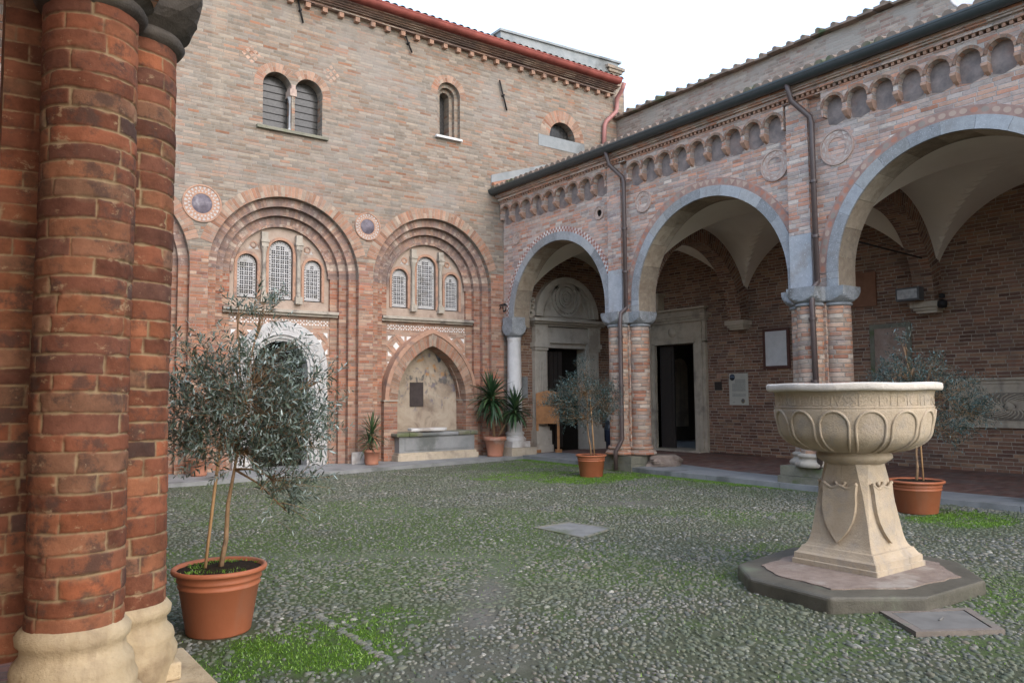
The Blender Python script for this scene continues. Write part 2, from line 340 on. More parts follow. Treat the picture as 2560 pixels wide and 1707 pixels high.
def fresco_mat():
    t = NT('faded_fresco'); a = t.noise(2.2, 6, .6, None, .8)
    col = t.ramp(a, [(.3, (.23, .18, .14)), (.45, (.36, .30, .235)), (.6, (.42, .36, .285)), (.75, (.33, .25, .19))])
    z = t.n('SeparateXYZ'); t.l(t.pos(), z.inputs[0])
    hi = t.sm(z.outputs[2], 1.0, 2.6)
    col = t.mix(t.math('MULTIPLY', hi, t.sm(t.noise(3.1, 4, .6, t.scaled(t.pos(), (1, 1, .55)), .5), .52, .62)), col, (.06, .07, .085))
    col = t.mix(t.math('MULTIPLY', t.sm(z.outputs[2], 1.0, 1.5), t.sm(t.noise(5, 5, .6), .55, .68)), col, (.19, .17, .19))
    col = t.mix(t.math('MULTIPLY', hi, t.sm(t.noise(4.3, 4, .6), .58, .7)), col, (.42, .23, .10))
    return t.out(col, .95, t.bump(t.noise(20, 5), .2))
M_['fresco'] = fresco_mat()
def font_mat():
    t = NT('warm_limestone'); a = t.noise(3.5, 6, .6); col = t.ramp(a, [(.3, (.37, .30, .215)), (.7, (.48, .40, .30))])
    col = t.mix(t.math('MULTIPLY', t.sm(t.noise(5, 6, .7), .48, .64), .65), col, (.33, .295, .25))
    col = t.mix(t.math('MULTIPLY', t.sm(t.noise(1.6, 5, .6), .52, .7), .5), col, (.44, .38, .33))
    col = t.mix(t.math('MULTIPLY', t.sm(t.noise(1, 5, .7, t.scaled(t.pos(), (9, 9, 1.2))), .56, .74), .45), col, (.30, .24, .16))
    col = t.mix(t.sm(t.noise(70, 2), .66, .75), col, (.30, .25, .19))
    col = t.mix(t.math('MULTIPLY', t.sm(t.noise(1, 6, .75, t.scaled(t.pos(), (14, 14, .9))), .58, .72), .5), col, (.20, .165, .12))
    col = t.mix(t.math('MULTIPLY', t.sm(t.noise(11, 6, .75), .60, .70), .6), col, (.27, .25, .20))
    h = t.math('ADD', t.noise(14, 6, .7), t.math('MULTIPLY', t.noise(70, 4, .6), .9)); return t.out(col, .85, t.bump(h, .55, .012), .25)
M_['font'] = font_mat()
M_['font_rim'] = stone('pale_limestone_rim', (.52, .48, .42), (.65, .61, .55), 6, (.38, .33, .28), .75, .6)
M_['pink_mortar'] = stone('pink_mortar', (.19, .145, .12), (.29, .235, .20), 9, (.34, .30, .26), .9, .9)

# ------------------------------------------------------------------ ground
def vnoise(x, y, sc, seed):
    rng = np.random.RandomState(seed); T = rng.rand(64, 64); x = x*sc; y = y*sc
    xi = np.floor(x).astype(int); yi = np.floor(y).astype(int); fx = x-xi; fy = y-yi; fx = fx*fx*(3-2*fx); fy = fy*fy*(3-2*fy)
    g = lambda a, b: T[a % 64, b % 64]
    return (g(xi, yi)*(1-fx)+g(xi+1, yi)*fx)*(1-fy)+(g(xi, yi+1)*(1-fx)+g(xi+1, yi+1)*fx)*fy
KERB = [(.05, -.5), (-.1, -3.2), (-.36, -5.5), (-.47, -9.1), (-.46, -13), (-.45, -20)]
def kerbx(y):
    ys = [-p[1] for p in KERB]; return np.interp(-np.asarray(y), ys, [p[0] for p in KERB])
def pavey(x): return np.interp(np.asarray(x), [-13, -6, -1.2, 1], [-2.0, -1.5, -.95, -.75])
GZ = -.08
def moss_mask(x, y):
    n = .55*vnoise(x, y, .55, 1)+.3*vnoise(x, y, 1.7, 2)+.15*vnoise(x, y, 5, 3)
    m = np.clip((n-.49)*3.4, 0, .42)
    ed = np.abs(kerbx(y)-x); m = np.maximum(m, np.clip(1.25-ed/.65, 0, 1)*np.clip((vnoise(x, y, .9, 5)-.28)*3.2, 0, 1))
    for px, py, rx, ry, a in [(-10.62, -12.55, .75, .62, 1.25), (-10.2, -12.2, .8, .5, .75), (-11.2, -12.6, .6, .45, .9), (-1.9, -5.7, 1.5, .9, 1.1), (-2.6, -4.4, 1.6, 1.0, .8), (-1.6, -12.75, 1.0, .65, 1.15), (-9.3, -10.6, 1.5, 1.2, .44), (-8.2, -11.0, 1.4, .8, .40), (-6.2, -13.0, 1.3, .4, .5), (-1.2, -2.5, 1.2, 1.3, .62), (-6.9, -14.75, .5, .5, .6), (-5.8, -15.0, .9, .4, .6)]:
        d = ((x-px)/rx)**2+((y-py)/ry)**2; m = np.maximum(m, a*np.clip(1.35-d, 0, 1)*(.5+.65*vnoise(x, y, 4, 9)))
    return np.clip(m, 0, 1)
def bare_mask(x, y):
    b = np.zeros_like(x)
    path = [(-11.6, -8.5), (-10, -9.2), (-8.6, -10.2), (-7.9, -10.9), (-8.8, -12.0), (-9.6, -12.9)]
    for (ax, ay), (bx, by) in zip(path[:-1], path[1:]):
        t = np.clip(((x-ax)*(bx-ax)+(y-ay)*(by-ay))/((bx-ax)**2+(by-ay)**2), 0, 1)
        d = np.hypot(x-ax-t*(bx-ax), y-ay-t*(by-ay)); b = np.maximum(b, np.clip(1.1-d/.28, 0, 1))
    for cx_, cy_, r in [(-10.15, -13.5, .8), (-4.0, -8.8, .8), (-7.3, -7.3, .9), (-11.3, -10.4, .6)]:
        b = np.maximum(b, np.clip(1.2-np.hypot(x-cx_, (y-cy_)*1.7)/r, 0, 1)*.9)
    return np.clip(b*(.2+.8*vnoise(x, y, 3.1, 11)+.4*vnoise(x, y, 9, 12)), 0, 1)
xs = np.arange(-12.4, .61, .08); ys = np.arange(-21, -.39, .08)
GX, GY = np.meshgrid(xs, ys, indexing='ij'); mo = moss_mask(GX, GY); ba = bare_mask(GX, GY)
def gh(x, y): return GZ+.012*(vnoise(x, y, 1.2, 21)-.5)+.068*np.exp(-((x+6.1)**2+(y+13.9)**2)/2.0)
gz = gh(GX, GY)
nx, ny = GX.shape
verts = np.stack([GX, GY, gz], -1).reshape(-1, 3)
idx = np.arange(nx*ny).reshape(nx, ny); faces = np.stack([idx[:-1, :-1], idx[1:, :-1], idx[1:, 1:], idx[:-1, 1:]], -1).reshape(-1, 4)
def npmesh(name, verts, faces, smooth=False, attrs={}):
    me = bpy.data.meshes.new(name); me.from_pydata(verts.tolist() if hasattr(verts, 'tolist') else verts, [], faces.tolist())
    me.polygons.foreach_set('use_smooth', np.full(len(me.polygons), smooth))
    for k, a in attrs.items():
        at = me.attributes.new(k, 'FLOAT', 'POINT'); at.data.foreach_set('value', np.asarray(a, dtype=np.float32).ravel())
    return me
me = npmesh('courtyard_ground', verts, faces, True, {'moss': mo, 'bare': ba})
t = NT('courtyard_earth'); mA = t.n('Attribute', attribute_name='moss').outputs['Fac']; bA = t.n('Attribute', attribute_name='bare').outputs['Fac']
c = t.ramp(t.noise(9, 6, .7), [(.3, (.048, .056, .032)), (.7, (.10, .105, .070))])
c = t.mix(bA, c, t.ramp(t.noise(25, 5, .7), [(.3, (.10, .098, .085)), (.7, (.18, .172, .15))]))
c = t.mix(t.math('MULTIPLY', mA, t.sm(t.noise(14, 5, .7), .3, .55)), c, t.ramp(t.noise(30, 4), [(.3, (.045, .095, .014)), (.7, (.085, .16, .026))]))
me.materials.append(t.out(c, .95, t.bump(t.noise(45, 6, .7), .8, .012), .15))
g = bpy.data.objects.new('courtyard_ground', me); COL.objects.link(g); g['kind'] = 'structure'
# wide earth base to the horizon
mb = MB(); mb.box(-200, 200, -200, 200, -.6, -.16); o = mb.build('ground', plain('earth', (.14, .125, .10), .95)); o['kind'] = 'structure'

FONT = (-6.03, -13.80)
OCT = [(-6.86, -13.12), (-7.2, -13.5), (-7.27, -14.28), (-6.67, -14.73), (-5.77, -14.76), (-5.2, -14.3), (-5.1, -13.45), (-5.75, -12.95)]
POTS = [(-11.04, -11.73, .34), (-1.66, -5.39, .33), (-1.46, -12.06, .37)]
def in_poly(x, y, poly):
    r = np.zeros(x.shape, bool)
    for i in range(len(poly)):
        (x0, y0), (x1, y1) = poly[i-1], poly[i]
        c_ = ((y0 > y) != (y1 > y)); xx = (x1-x0)*(y-y0)/((y1-y0) if abs(y1-y0) > 1e-9 else 1e-9)+x0; r ^= c_ & (x < xx)
    return r
MH1 = [(-6.47, -9.72), (-5.93, -9.68), (-5.80, -10.32), (-6.47, -10.56)]
MH2 = [(-6.96, -14.50), (-6.34, -14.87), (-6.74, -15.28), (-7.27, -14.93)]
def blocked(x, y):
    b = (x > kerbx(y)-.03) | (y > pavey(x)-.03) | in_poly(x, y, OCT) | in_poly(x, y, MH1) | in_poly(x, y, MH2)
    for px, py, r in POTS: b |= np.hypot(x-px, y-py) < r*.75
    b |= (x < -11.6) & (y < -12.6)
    for py in (-4.68, -9.62, -14.5): b |= (np.abs(x-.2) < .72) & (np.abs(y-py) < .62)
    return b
rng = np.random.RandomState(3)
def scatter(step, jit, x0=-12.2, x1=.4, y0=-16.6, y1=-.6):
    a, b = np.meshgrid(np.arange(x0, x1, step), np.arange(y0, y1, step), indexing='ij'); a = a.ravel(); b = b.ravel()
    a[::1] += (np.arange(len(a)) % 2)*0; a = a+rng.uniform(-jit, jit, len(a))*step; b = b+rng.uniform(-jit, jit, len(b))*step
    # keep what the court can show from about the camera
    ang = np.degrees(np.arctan2(a-CAM.x, b-CAM.y)); k = (~blocked(a, b)) & (ang > -8) & (ang < 82)
    return a[k], b[k]
# cobble pebbles: one mass of river stones
Vs, Fs, Rs, Ms = [], [], [], []; vo_ = 0
for zone, step in ((0, .047), (1, .056)):
    px, py = scatter(step, .42); dist = np.hypot(px-CAM.x, py-CAM.y); kz = dist < 9 if zone == 0 else dist >= 9; px, py = px[kz], py[kz]
    mm = moss_mask(px, py); bb = bare_mask(px, py)
    keep = (rng.rand(len(px)) > np.clip(mm*1.35-.38, .06, .95)) & (rng.rand(len(px)) > bb*.6); px, py, mm, bb = px[keep], py[keep], mm[keep], bb[keep]
    n = len(px); big = rng.rand(n) > .90
    a = .0165+.014*rng.rand(n)**1.5+.014*big; b_ = a*(.50+.32*rng.rand(n)); hh = (.0055+.009*rng.rand(n))*(1-.5*bb)*(1+.5*big); th = .63+.6*(vnoise(px, py, .35, 77)-.5)*4+rng.normal(0, .38, n)
    if zone: a *= 1.12; b_ *= 1.12
    rings = [(.60, .80), (.93, .34), (1.0, -.8)] if zone == 0 else [(.75, .6), (1.0, -.8)]; ns = 7 if zone == 0 else 6
    T = [(0, 0, 1.0)]
    for k, (rr, zz) in enumerate(rings): T += [(rr*cos(2*pi*(i+.5*k)/ns), rr*sin(2*pi*(i+.5*k)/ns), zz) for i in range(ns)]
    T = np.array(T); TF = [(0, 1+i, 1+(i+1) % ns) for i in range(ns)]
    for k in range(len(rings)-1):
        q = 1+ns*k
        for i in range(ns):
            A, B, C, D = q+i, q+(i+1) % ns, q+ns+(i+1) % ns, q+ns+i
            TF += [(A, D, B), (B, D, C)]
    TF = np.array(TF)
    irr = 1+.16*rng.normal(0, 1, (n, len(T)))*(np.arange(len(T)) > 0)
    X = T[None, :, 0]*irr*a[:, None]; Y = T[None, :, 1]*irr*b_[:, None]
    vx = px[:, None]+X*np.cos(th)[:, None]-Y*np.sin(th)[:, None]; vy = py[:, None]+X*np.sin(th)[:, None]+Y*np.cos(th)[:, None]
    tl = rng.normal(0, .16, (n, 2)); vz = gh(px, py)[:, None]-.001+T[None, :, 2]*hh[:, None]+X*tl[:, :1]*.6+Y*tl[:, 1:]*.6
    Vs.append(np.stack([vx, vy, vz], -1).reshape(-1, 3)); Fs.append((TF[None]+(np.arange(n)*len(T))[:, None, None]).reshape(-1, 3)+vo_); vo_ += n*len(T)
    Rs.append(np.repeat(rng.rand(n), len(T))); Ms.append(np.repeat(mm, len(T)))
# a laid row of larger long stones crossing the near cobbles, and loose stones along the kerb
lr = []
for (ax, ay), (bx_, by_), nn in (((-10.30, -11.75), (-10.37, -13.35), 40),):
    for k in range(nn):
        if rng.rand() < .12: continue
        lr.append((ax+(bx_-ax)*k/nn+rng.normal(0, .012), ay+(by_-ay)*k/nn+rng.normal(0, .008), rng.normal(0, .2), .036+.014*rng.rand(), .015+.006*rng.rand(), .011+.005*rng.rand()))
for k in range(420):
    y = -10.2-rng.rand()*3.6; lr.append((float(kerbx(y))-.04-.38*rng.rand()**1.5, y, rng.rand()*6, .022+.03*rng.rand(), .018+.014*rng.rand(), .018+.02*rng.rand()))
for (x, y, th_, aa, bb_, h_) in lr:
    ns = 8; T2 = [(0, 0, 1.0)]+[(.6*cos(2*pi*i/ns), .6*sin(2*pi*i/ns), .8) for i in range(ns)]+[(.95*cos(2*pi*i/ns), .95*sin(2*pi*i/ns), .3) for i in range(ns)]+[(cos(2*pi*i/ns), sin(2*pi*i/ns), -.8) for i in range(ns)]
    T2 = np.array(T2); T2[1:, :2] *= 1+.1*rng.normal(0, 1, (len(T2)-1, 1)); X = T2[:, 0]*aa; Y = T2[:, 1]*bb_
    Vs.append(np.stack([x+X*cos(th_)-Y*sin(th_), y+X*sin(th_)+Y*cos(th_), GZ+T2[:, 2]*h_], -1)); f_ = [(0, 1+i, 1+(i+1) % ns) for i in range(ns)]
    for k in range(2):
        for i in range(ns):
            A, B, C, D = 1+ns*k+i, 1+ns*k+(i+1) % ns, 1+ns*k+ns+(i+1) % ns, 1+ns*k+ns+i; f_ += [(A, D, B), (B, D, C)]
    Fs.append(np.array(f_)+vo_); vo_ += len(T2); Rs.append(np.full(len(T2), .15+.7*rng.rand())); Ms.append(np.zeros(len(T2)))
me = npmesh('cobblestones', np.concatenate(Vs), np.concatenate(Fs), True, {'rnd': np.concatenate(Rs), 'moss': np.concatenate(Ms)})
t = NT('river_pebble'); r_ = t.n('Attribute', attribute_name='rnd').outputs['Fac']
c = t.ramp(r_, [(0, (.075, .082, .078)), (.25, (.115, .122, .114)), (.5, (.155, .158, .138)), (.74, (.20, .192, .160)), (.84, (.165, .14, .115)), (.955, (.235, .232, .21)), (1, (.40, .385, .345))])
c = t.mix(t.math('MULTIPLY', t.sm(t.noise(60, 4), .4, .7), .45), c, (.075, .08, .06))
c = t.mix(t.math('MULTIPLY', t.sm(t.noise(1.1, 6, .65), .38, .64), .6), c, (.080, .105, .052))
c = t.mix(t.math('MULTIPLY', t.n('Attribute', attribute_name='moss').outputs['Fac'], t.sm(t.noise(20, 4), .42, .66)), c, (.055, .085, .025))
me.materials.append(t.out(c, .75, t.bump(t.noise(120, 3), .25, .004), .35))
o = bpy.data.objects.new('cobblestones', me); COL.objects.link(o); o['kind'] = 'stuff'
tag(o, 'grey and buff river cobbles set in the courtyard earth', 'cobblestones')
# moss and grass blades
def blades(x, y, h0, h1, wd, z=GZ):
    n = len(x); h = h0+(h1-h0)*rng.rand(n); ph = rng.rand(n)*2*pi; lean = rng.normal(0, .5, (n, 2))*h[:, None]
    dx, dy = np.cos(ph)*wd/2, np.sin(ph)*wd/2
    v = np.empty((n, 3, 3)); v[:, 0] = np.stack([x-dx, y-dy, z+0*x], -1); v[:, 1] = np.stack([x+dx, y+dy, z+0*x], -1)
    v[:, 2] = np.stack([x+lean[:, 0], y+lean[:, 1], z+h], -1); return v.reshape(-1, 3), np.arange(n*3).reshape(-1, 3), np.repeat(rng.rand(n), 3)
bx, by = [], []
for step in (.030, .030, .022):
    x, y = scatter(step, .5, y0=-16.2); m = moss_mask(x, y)
    k = rng.rand(len(x)) < np.clip((m-.38)*1.6, .012, 1)**1.1*(1.0 if step < .03 else .9); bx.append(x[k]); by.append(y[k])
bx = np.concatenate(bx); by = np.concatenate(by)
v, f, r_ = blades(bx, by, .006, .021, .010, gh(bx, by))
me = npmesh('moss_grass', v, f, False, {'rnd': r_}); me.materials.append(M_['moss'])
o = bpy.data.objects.new('moss_grass', me); COL.objects.link(o); o['kind'] = 'stuff'
tag(o, 'bright green moss and short grass growing between the cobbles', 'moss')

# pavement, kerb, gallery floor
mb = MB(); P = [(-13, -2.0), (-6, -1.5), (-1.2, -.95), (.05, -.78), (.05, .6), (-13, .6)]
mb.prism(P, [], 0.0, -.25, lambda u, v, d: (u, v, d)); o = mb.build('pavement', M_['slab']); o['kind'] = 'structure'
inner = [(1.5, -.02), (1.5, -4.2), (.85, -6.2), (.5, -8.4), (.45, -20)]
mb = MB(); ks = sorted(KERB+[(-.22, -4.3), (-.42, -7.4), (-.47, -10.6), (-.46, -14.7), (-.46, -17.0)], key=lambda p: -p[1])
for (ax, ay), (bx_, by_) in zip(ks[:-1], ks[1:]):
    iy = [-p[1] for p in inner]; ia = np.interp(-ay, iy, [p[0] for p in inner]); ib = np.interp(-by_, iy, [p[0] for p in inner])
    mb.prism([(ax, ay-.005), (ia, ay-.005), (ib, by_+.005), (bx_, by_+.005)], [], .02+random.uniform(-.004, .004), -.2, lambda u, v, d: (u, v, d))
o = mb.build('kerb', M_['slab']); o['kind'] = 'structure'
mb = MB(); mb.box(.04, 4.6, -20, -.0, -.2, .012); o = mb.build('gallery_floor', M_['paver']); o['kind'] = 'structure'

# ------------------------------------------------------------------ church
church = thing('church_building', 'tall pale brick church front with blind arches and red gutter', 'church', (-4, 0, 0))
ACX = (-10.22, -6.23, -2.24); R1, R2_, R3, R4 = 1.80, 1.60, 1.41, 1.22; SP = 4.52; B0 = -.3
out = [(-17, B0)]
for cx in ACX: out += archpath(cx, R1, SP, B0, 40)
out += [(1.45, B0), (1.45, 3.0), (2.98, 3.0), (2.98, B0), (4.50, B0), (4.50, 11.36), (-17, 11.36)]
bif = [(-6.56, 9.0, .30), (-5.74, 9.0, .32)]
holes = [archpath(-6.53, .345, 8.93, 7.92, 20)[::-1], archpath(-5.76, .345, 8.93, 7.92, 20)[::-1], archpath(-1.80, .36, 9.78, 8.62, 20)[::-1], archpath(2.22, .50, 9.34, 9.33, 20)[::-1]]
mb = MB(); mb.prism(out, holes, 0, .6, FC); wall = mb.build('wall', M_['church'], church)
# red lower facing: pier strips and spandrels stand 4 mm proud
mb = MB(); lo = [(-17, B0)]
for cx in ACX: lo += archpath(cx, R1, SP, B0, 40)
lo += [(-.02, B0), (-.02, 5.5), (-1.0, 6.2), (-4.24, 5.45), (-8.22, 5.5), (-17, 5.5)]
for u0, u1, v1 in [(-17, ACX[0]-R1, 4.5), (ACX[0]+R1, ACX[1]-R1, 4.85), (ACX[1]+R1, ACX[2]-R1, 4.9), (ACX[2]+R1, -.02, 5.0)]:
    mb = MB(); mb.fbox(FC, u0, u1, B0, v1, -.004, -.0004); mb.build('red_pier', M_['church_red'], church)
def order(mb, cx, ro, ri, d0, d1, n=44):
    mb.ring(FC, cx, SP, ri, ro, 0, pi, d0, d1, n)
arch_obj = []
for i, cx in enumerate(ACX):
    mb = MB(); mb.ring(FC, cx, SP, R1+.004, R1+.27, radians(17), pi-radians(17), -.008, .05, 48, inner=False, outer=True); vo = mb.build('blind_arch', M_['voussoir'], church)
    mb = MB()
    for ro, ri, d0, d1 in ((R1, R2_, .14, .6), (R2_, R3, .28, .6), (R3, R4, .40, .6)): order(mb, cx, ro, ri, d0, d1)
    mb.ring(FC, cx, SP, R4-.06, R4+.005, 0, pi, .38, .44, 44, outer=True)
    mb.build('archivolt', M_['archivolt'], vo)
    for s in (-1, 1):
        mb = MB(); L_ = [(cx+s*R1, .02), (cx+s*R1, .142), (cx+s*R2_, .142), (cx+s*R2_, .282), (cx+s*R3, .282), (cx+s*R3, .402), (cx+s*R4, .402), (cx+s*R4, .6)]
        L_[0] = (cx+s*(R1-.003), .0); L_[1] = (cx+s*(R1-.003), .142); q_ = 0
        for (xa, ya), (xb, yb) in zip(L_[:-1], L_[1:]):
            l_ = abs(xb-xa)+abs(yb-ya); mb.add([(xa, ya, B0), (xb, yb, B0), (xb, yb, SP), (xa, ya, SP)], [(q_, B0), (q_+l_, B0), (q_+l_, SP), (q_, SP)]); q_ += l_+.07
        mb.build('stepped_jamb', M_['church_red'], vo)
    # lunette panel with three window openings
    D = .48; lz = 3.70
    wins = [(cx-.80, .215, 4.74, 3.97), (cx, .275, 5.08, 3.97), (cx+.80, .205, 4.74, 3.97)]
    lun = [(cx-R4, lz), (cx+R4, lz)]+[(cx+R4*cos(pi*k/40), SP+R4*sin(pi*k/40)) for k in range(41)]
    mb = MB(); mb.prism(lun, [archpath(u, r+.03, s, b-.03, 16) for u, r, s, b in wins], D, D+.14, FC, osides=False); mb.build('lunette_panel', M_['panel_plaster'], vo)
    mb = MB()
    for u, r, s, b in wins:
        mb.ring(FC, u, s, r+.02, r+.085, 0, pi, D-.03, D+.02, 20, outer=True)
        for sg in (-1, 1): mb.fbox(FC, u+sg*(r+.02), u+sg*(r+.085), b-.03, s, D-.028, D+.02)
    for sg in (-1, 1):
        mb.ring(FC, cx+sg*.66, 5.21, .05, .085, 0, 2*pi, D-.02, D+.01, 16, outer=True)
    mb.build('window_moulding', M_['terracotta_trim'], vo)
    mb = MB()
    for sg, uu in ((-1, cx-.63), (1, cx+.70), (-1, cx-.78), (1, cx+.58)):
        mb.prism([(uu, 5.10), (uu+.1, 5.10), (uu+.05, 5.2)], [], D-.006, D, FC)
    mb.build('inlay', M_['white'], vo)
    for u, r, s, b in wins:
        mb = MB(); hs = []
        nc = 3 if r < .25 else 4; iw = r-.055; cell = 2*iw/nc; zz = b+.07; k = 0
        while zz+cell < s+r-.07:
            for c_ in range(nc):
                uu = u-iw+cell*(c_+.5); vv = zz+cell*.5
                if vv > s and math.hypot(uu-u, vv-s) > r-.06-cell*.45: continue
                for sx in (-1, 1):
                    for sz in (-1, 1): hs.append(circle(uu+sx*cell*.22, vv+sz*cell*.22, cell*.205, 6)[::-1])
            zz += cell; k += 1
        ns = int((s-b)/.07)
        for j in range(ns):
            for sg in (-1, 1): hs.append(circle(u+sg*(r-.028), b+.06+j*.07, .016, 5)[::-1])
        for j in range(1, 12): hs.append(circle(u+(r-.028)*cos(pi*j/12), s+(r-.028)*sin(pi*j/12), .012, 5)[::-1])
        mb.prism(archpath(u, r, s, b, 16), hs, D+.05, D+.085, FC); mb.build('lattice_window', M_['lattice'], vo)
    mb = MB(); mb.fbox(FC, cx-R4+.02, cx+R4-.02, 3.9, 5.75, D+.2, D+.22); mb.build('window_glass', M_['dark'], vo)
    for sg in (-1, 1):
        mb = MB(); u = cx+sg*.42
        mb.lathe([(.055, 4.02), (.07, 4.05), (.055, 4.08), (.05, 4.1), (.047, 5.02), (.055, 5.05), (.085, 5.17)], u, D-.05, 12)
        mb.fbox(FC, u-.085, u+.085, 3.86, 4.03, D-.13, D+.02); mb.fbox(FC, u-.08, u+.08, 5.17, 5.27, D-.13, D+.02); mb.fbox(FC, u-.095, u+.095, 5.272, 5.34, D-.15, D+.02); mb.fbox(FC, u-.075, u+.075, 5.342, 5.52, D-.11, D+.02)
        mb.build('colonnette', M_['ledge'], vo)
    mb = MB(); mb.fbox(FC, cx-R3+.02, cx+R3-.02, 3.57, 3.63, .30, .6); mb.fbox(FC, cx-R3+.02, cx+R3-.02, 3.63, 3.70, .24, .6); mb.build('ledge', M_['ledge'], vo)
    arch_obj.append(vo)
    # lower panel
    Dp = .42; u0, u1 = cx-R4, cx+R4
    po = [(u0, B0)]
    if i == 1: po += [(cx-.9, B0), (cx-.9, 2.3)]+[(cx-.9*cos(pi*k/30), 2.3+.9*sin(pi*k/30)) for k in range(1, 31)]+[(cx+.9, B0)]
    if i == 2: po += [(cx-1.04, B0), (cx-1.04, 1.5), (cx-.9, 2.1), (cx-.5, 2.8), (cx, 3.1), (cx+.5, 2.8), (cx+.9, 2.1), (cx+1.04, 1.5), (cx+1.04, B0)]
    po += [(u1, B0), (u1, 3.57), (u0, 3.57)]
    mb = MB(); mb.prism(po, [], Dp, Dp+.15, FC, osides=False); mb.build('ornament_panel', M_['herring'], vo)
    # inlaid bands: squares rows and lozenges
    mb = MB(); mr = MB(); q = .105
    def inlay_sq(u, v):
        for sx in (-1, 1):
            for sz in (-1, 1): mb.fbox(FC, u+sx*.042-.018, u+sx*.042+.018, v+sz*.042-.018, v+sz*.042+.018, Dp-.006, Dp+.01)
        mb.fbox(FC, u-.018, u+.018, v-.018, v+.018, Dp-.006, Dp+.01)
    nb = 16
    for k in range(nb):
        u = u0+.1+(u1-u0-.2)*k/(nb-1)
        if not (i == 2 and abs(u-cx) < .3 and True and False): inlay_sq(u, 3.42)
        if abs(u-cx) > (1.22 if i == 1 else 1.02 if i == 2 else 0): inlay_sq(u, 2.46 if i == 2 else 2.42)
    def loz(u, v, white):
        for r0, r1, tgt in ((.20, .27, mr),):
            for k in range(4):
                a0_, a1_ = k*pi/2, (k+1)*pi/2; f_ = [(r0, a0_), (r1, a0_), (r1, a1_), (r0, a1_)]
                tgt.add([FC(u+r*cos(x), v+r*sin(x)*1.12, Dp-.012) for r, x in f_], [(0, 0)]*4)
                for r_, rr in ((r0, 0), (r1, 0)): tgt.add([FC(u+r_*cos(a0_), v+r_*sin(a0_)*1.12, Dp-.012), FC(u+r_*cos(a1_), v+r_*sin(a1_)*1.12, Dp-.012), FC(u+r_*cos(a1_), v+r_*sin(a1_)*1.12, Dp), FC(u+r_*cos(a0_), v+r_*sin(a0_)*1.12, Dp)], [(0, 0)]*4)
        mb.prism([(u+.09, v), (u, v+.10), (u-.09, v), (u, v-.10)], [], Dp-.008, Dp, FC)
        if white:
            for a_ in range(4): mb.prism(circle(u+.075*cos(pi/4+a_*pi/2), v+.075*sin(pi/4+a_*pi/2), .05, 4), [], Dp-.010, Dp, FC)
        for sx in (-1, 1):
            for sz in (-1, 1): mb.prism([(u+sx*.24, v+sz*.26), (u+sx*.12, v+sz*.26), (u+sx*.24, v+sz*.13)], [], Dp-.008, Dp, FC)
    v0 = 2.93
    if i == 1: loz(cx+.93, v0, True); loz(cx-.93, v0, True)
    elif i == 2:
        loz(cx-.93, v0, False); loz(cx+.93, v0, False)
        for sx in (-1, 1): mb.prism([(cx+sx*.62, v0+.26), (cx+sx*.48, v0+.26), (cx+sx*.62, v0+.12)], [], Dp-.008, Dp, FC)
    mb.build('inlay', M_['inlay'], vo)
    if mr.v: mr.build('lozenge_border', M_['terracotta_trim'], vo)
    mb = MB()
    for zz in (2.30, 2.565, 3.29): 
        for s_ in (-1, 1): mb.fbox(FC, cx+s_*1.12 if i else u0, u1 if s_ > 0 else u0, zz, zz+.035, Dp-.02, Dp+.01) if i else None
    if mb.v: mb.build('ornament_band', M_['pale_trim'], vo)
door_arch, niche_arch = arch_obj[1], arch_obj[2]
# church doorway of white marble
mb = MB(); cx = -6.23; dz = 2.30
mb.ring(FC, cx, dz, .80, 1.12, 0, pi, .28, .6, 40, outer=True, brick=False); mb.ring(FC, cx, dz, .72, .80, 0, pi, .33, .6, 40, outer=False, brick=False); mb.ring(FC, cx, dz, .66, .72, 0, pi, .38, .75, 40, brick=False)
for s_ in (-1, 1):
    mb.fbox(FC, cx+s_*.80, cx+s_*1.12, -.05, dz, .28, .6); mb.fbox(FC, cx+s_*.72, cx+s_*.80, -.05, dz, .33, .6); mb.fbox(FC, cx+s_*.66, cx+s_*.72, -.05, dz, .38, .75)
for k in range(26):      # carved scroll on the arch face
    a_ = pi*(k+.5)/26; u, v = cx+.97*cos(a_), dz+.97*sin(a_)
    mb.ring(FC, u, v, .045, .06, 0, 2*pi, .272, .3, 12, outer=True)
for k in range(20):
    for s_ in (-1, 1): mb.ring(FC, cx+s_*.97, .1+k*.112, .042, .056, 0, 2*pi, .273, .3, 10, outer=True)
mb.build('marble_doorway', M_['marble'], door_arch)
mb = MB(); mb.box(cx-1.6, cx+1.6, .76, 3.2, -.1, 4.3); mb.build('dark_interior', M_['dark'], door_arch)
# pointed niche with fresco
def pointed(cx, hw, spring, apex, n=14):
    h = apex-spring; R = (hw*hw+h*h)/(2*hw); a1 = atan2(h, R-hw); pts = []
    L = [(cx+hw-R+R*cos(a1*k/n), spring+R*sin(a1*k/n)) for k in range(n+1)]
    return [(2*cx-u, v) for u, v in L], L        # left from spring up, right from spring up
cx = -2.24
li, ri = pointed(cx, 1.04, 1.52, 2.95); lo_, ro_ = pointed(cx, 1.40, 1.52, 3.40); lm, rm_ = pointed(cx, 1.30, 1.52, 3.28)
mb = MB()
for inn, outp in ((li, lm), (ri, rm_)):
    L = 0
    for k in range(len(inn)-1):
        a_, b2, c_, d_ = inn[k], inn[k+1], outp[k+1], outp[k]; l = math.hypot(b2[0]-a_[0], b2[1]-a_[1])
        mb.add([FC(*a_, .12), FC(*b2, .12), FC(*c_, .12), FC(*d_, .12)], [(0, L), (0, L+l), (.3, L+l), (.3, L)])
        mb.add([FC(*a_, .12), FC(*b2, .12), FC(*b2, .62), FC(*a_, .62)], [(0, L), (0, L+l), (.5, L+l), (.5, L)]); L += l
mb.build('niche_arch', M_['voussoir'], niche_arch)
mb = MB()
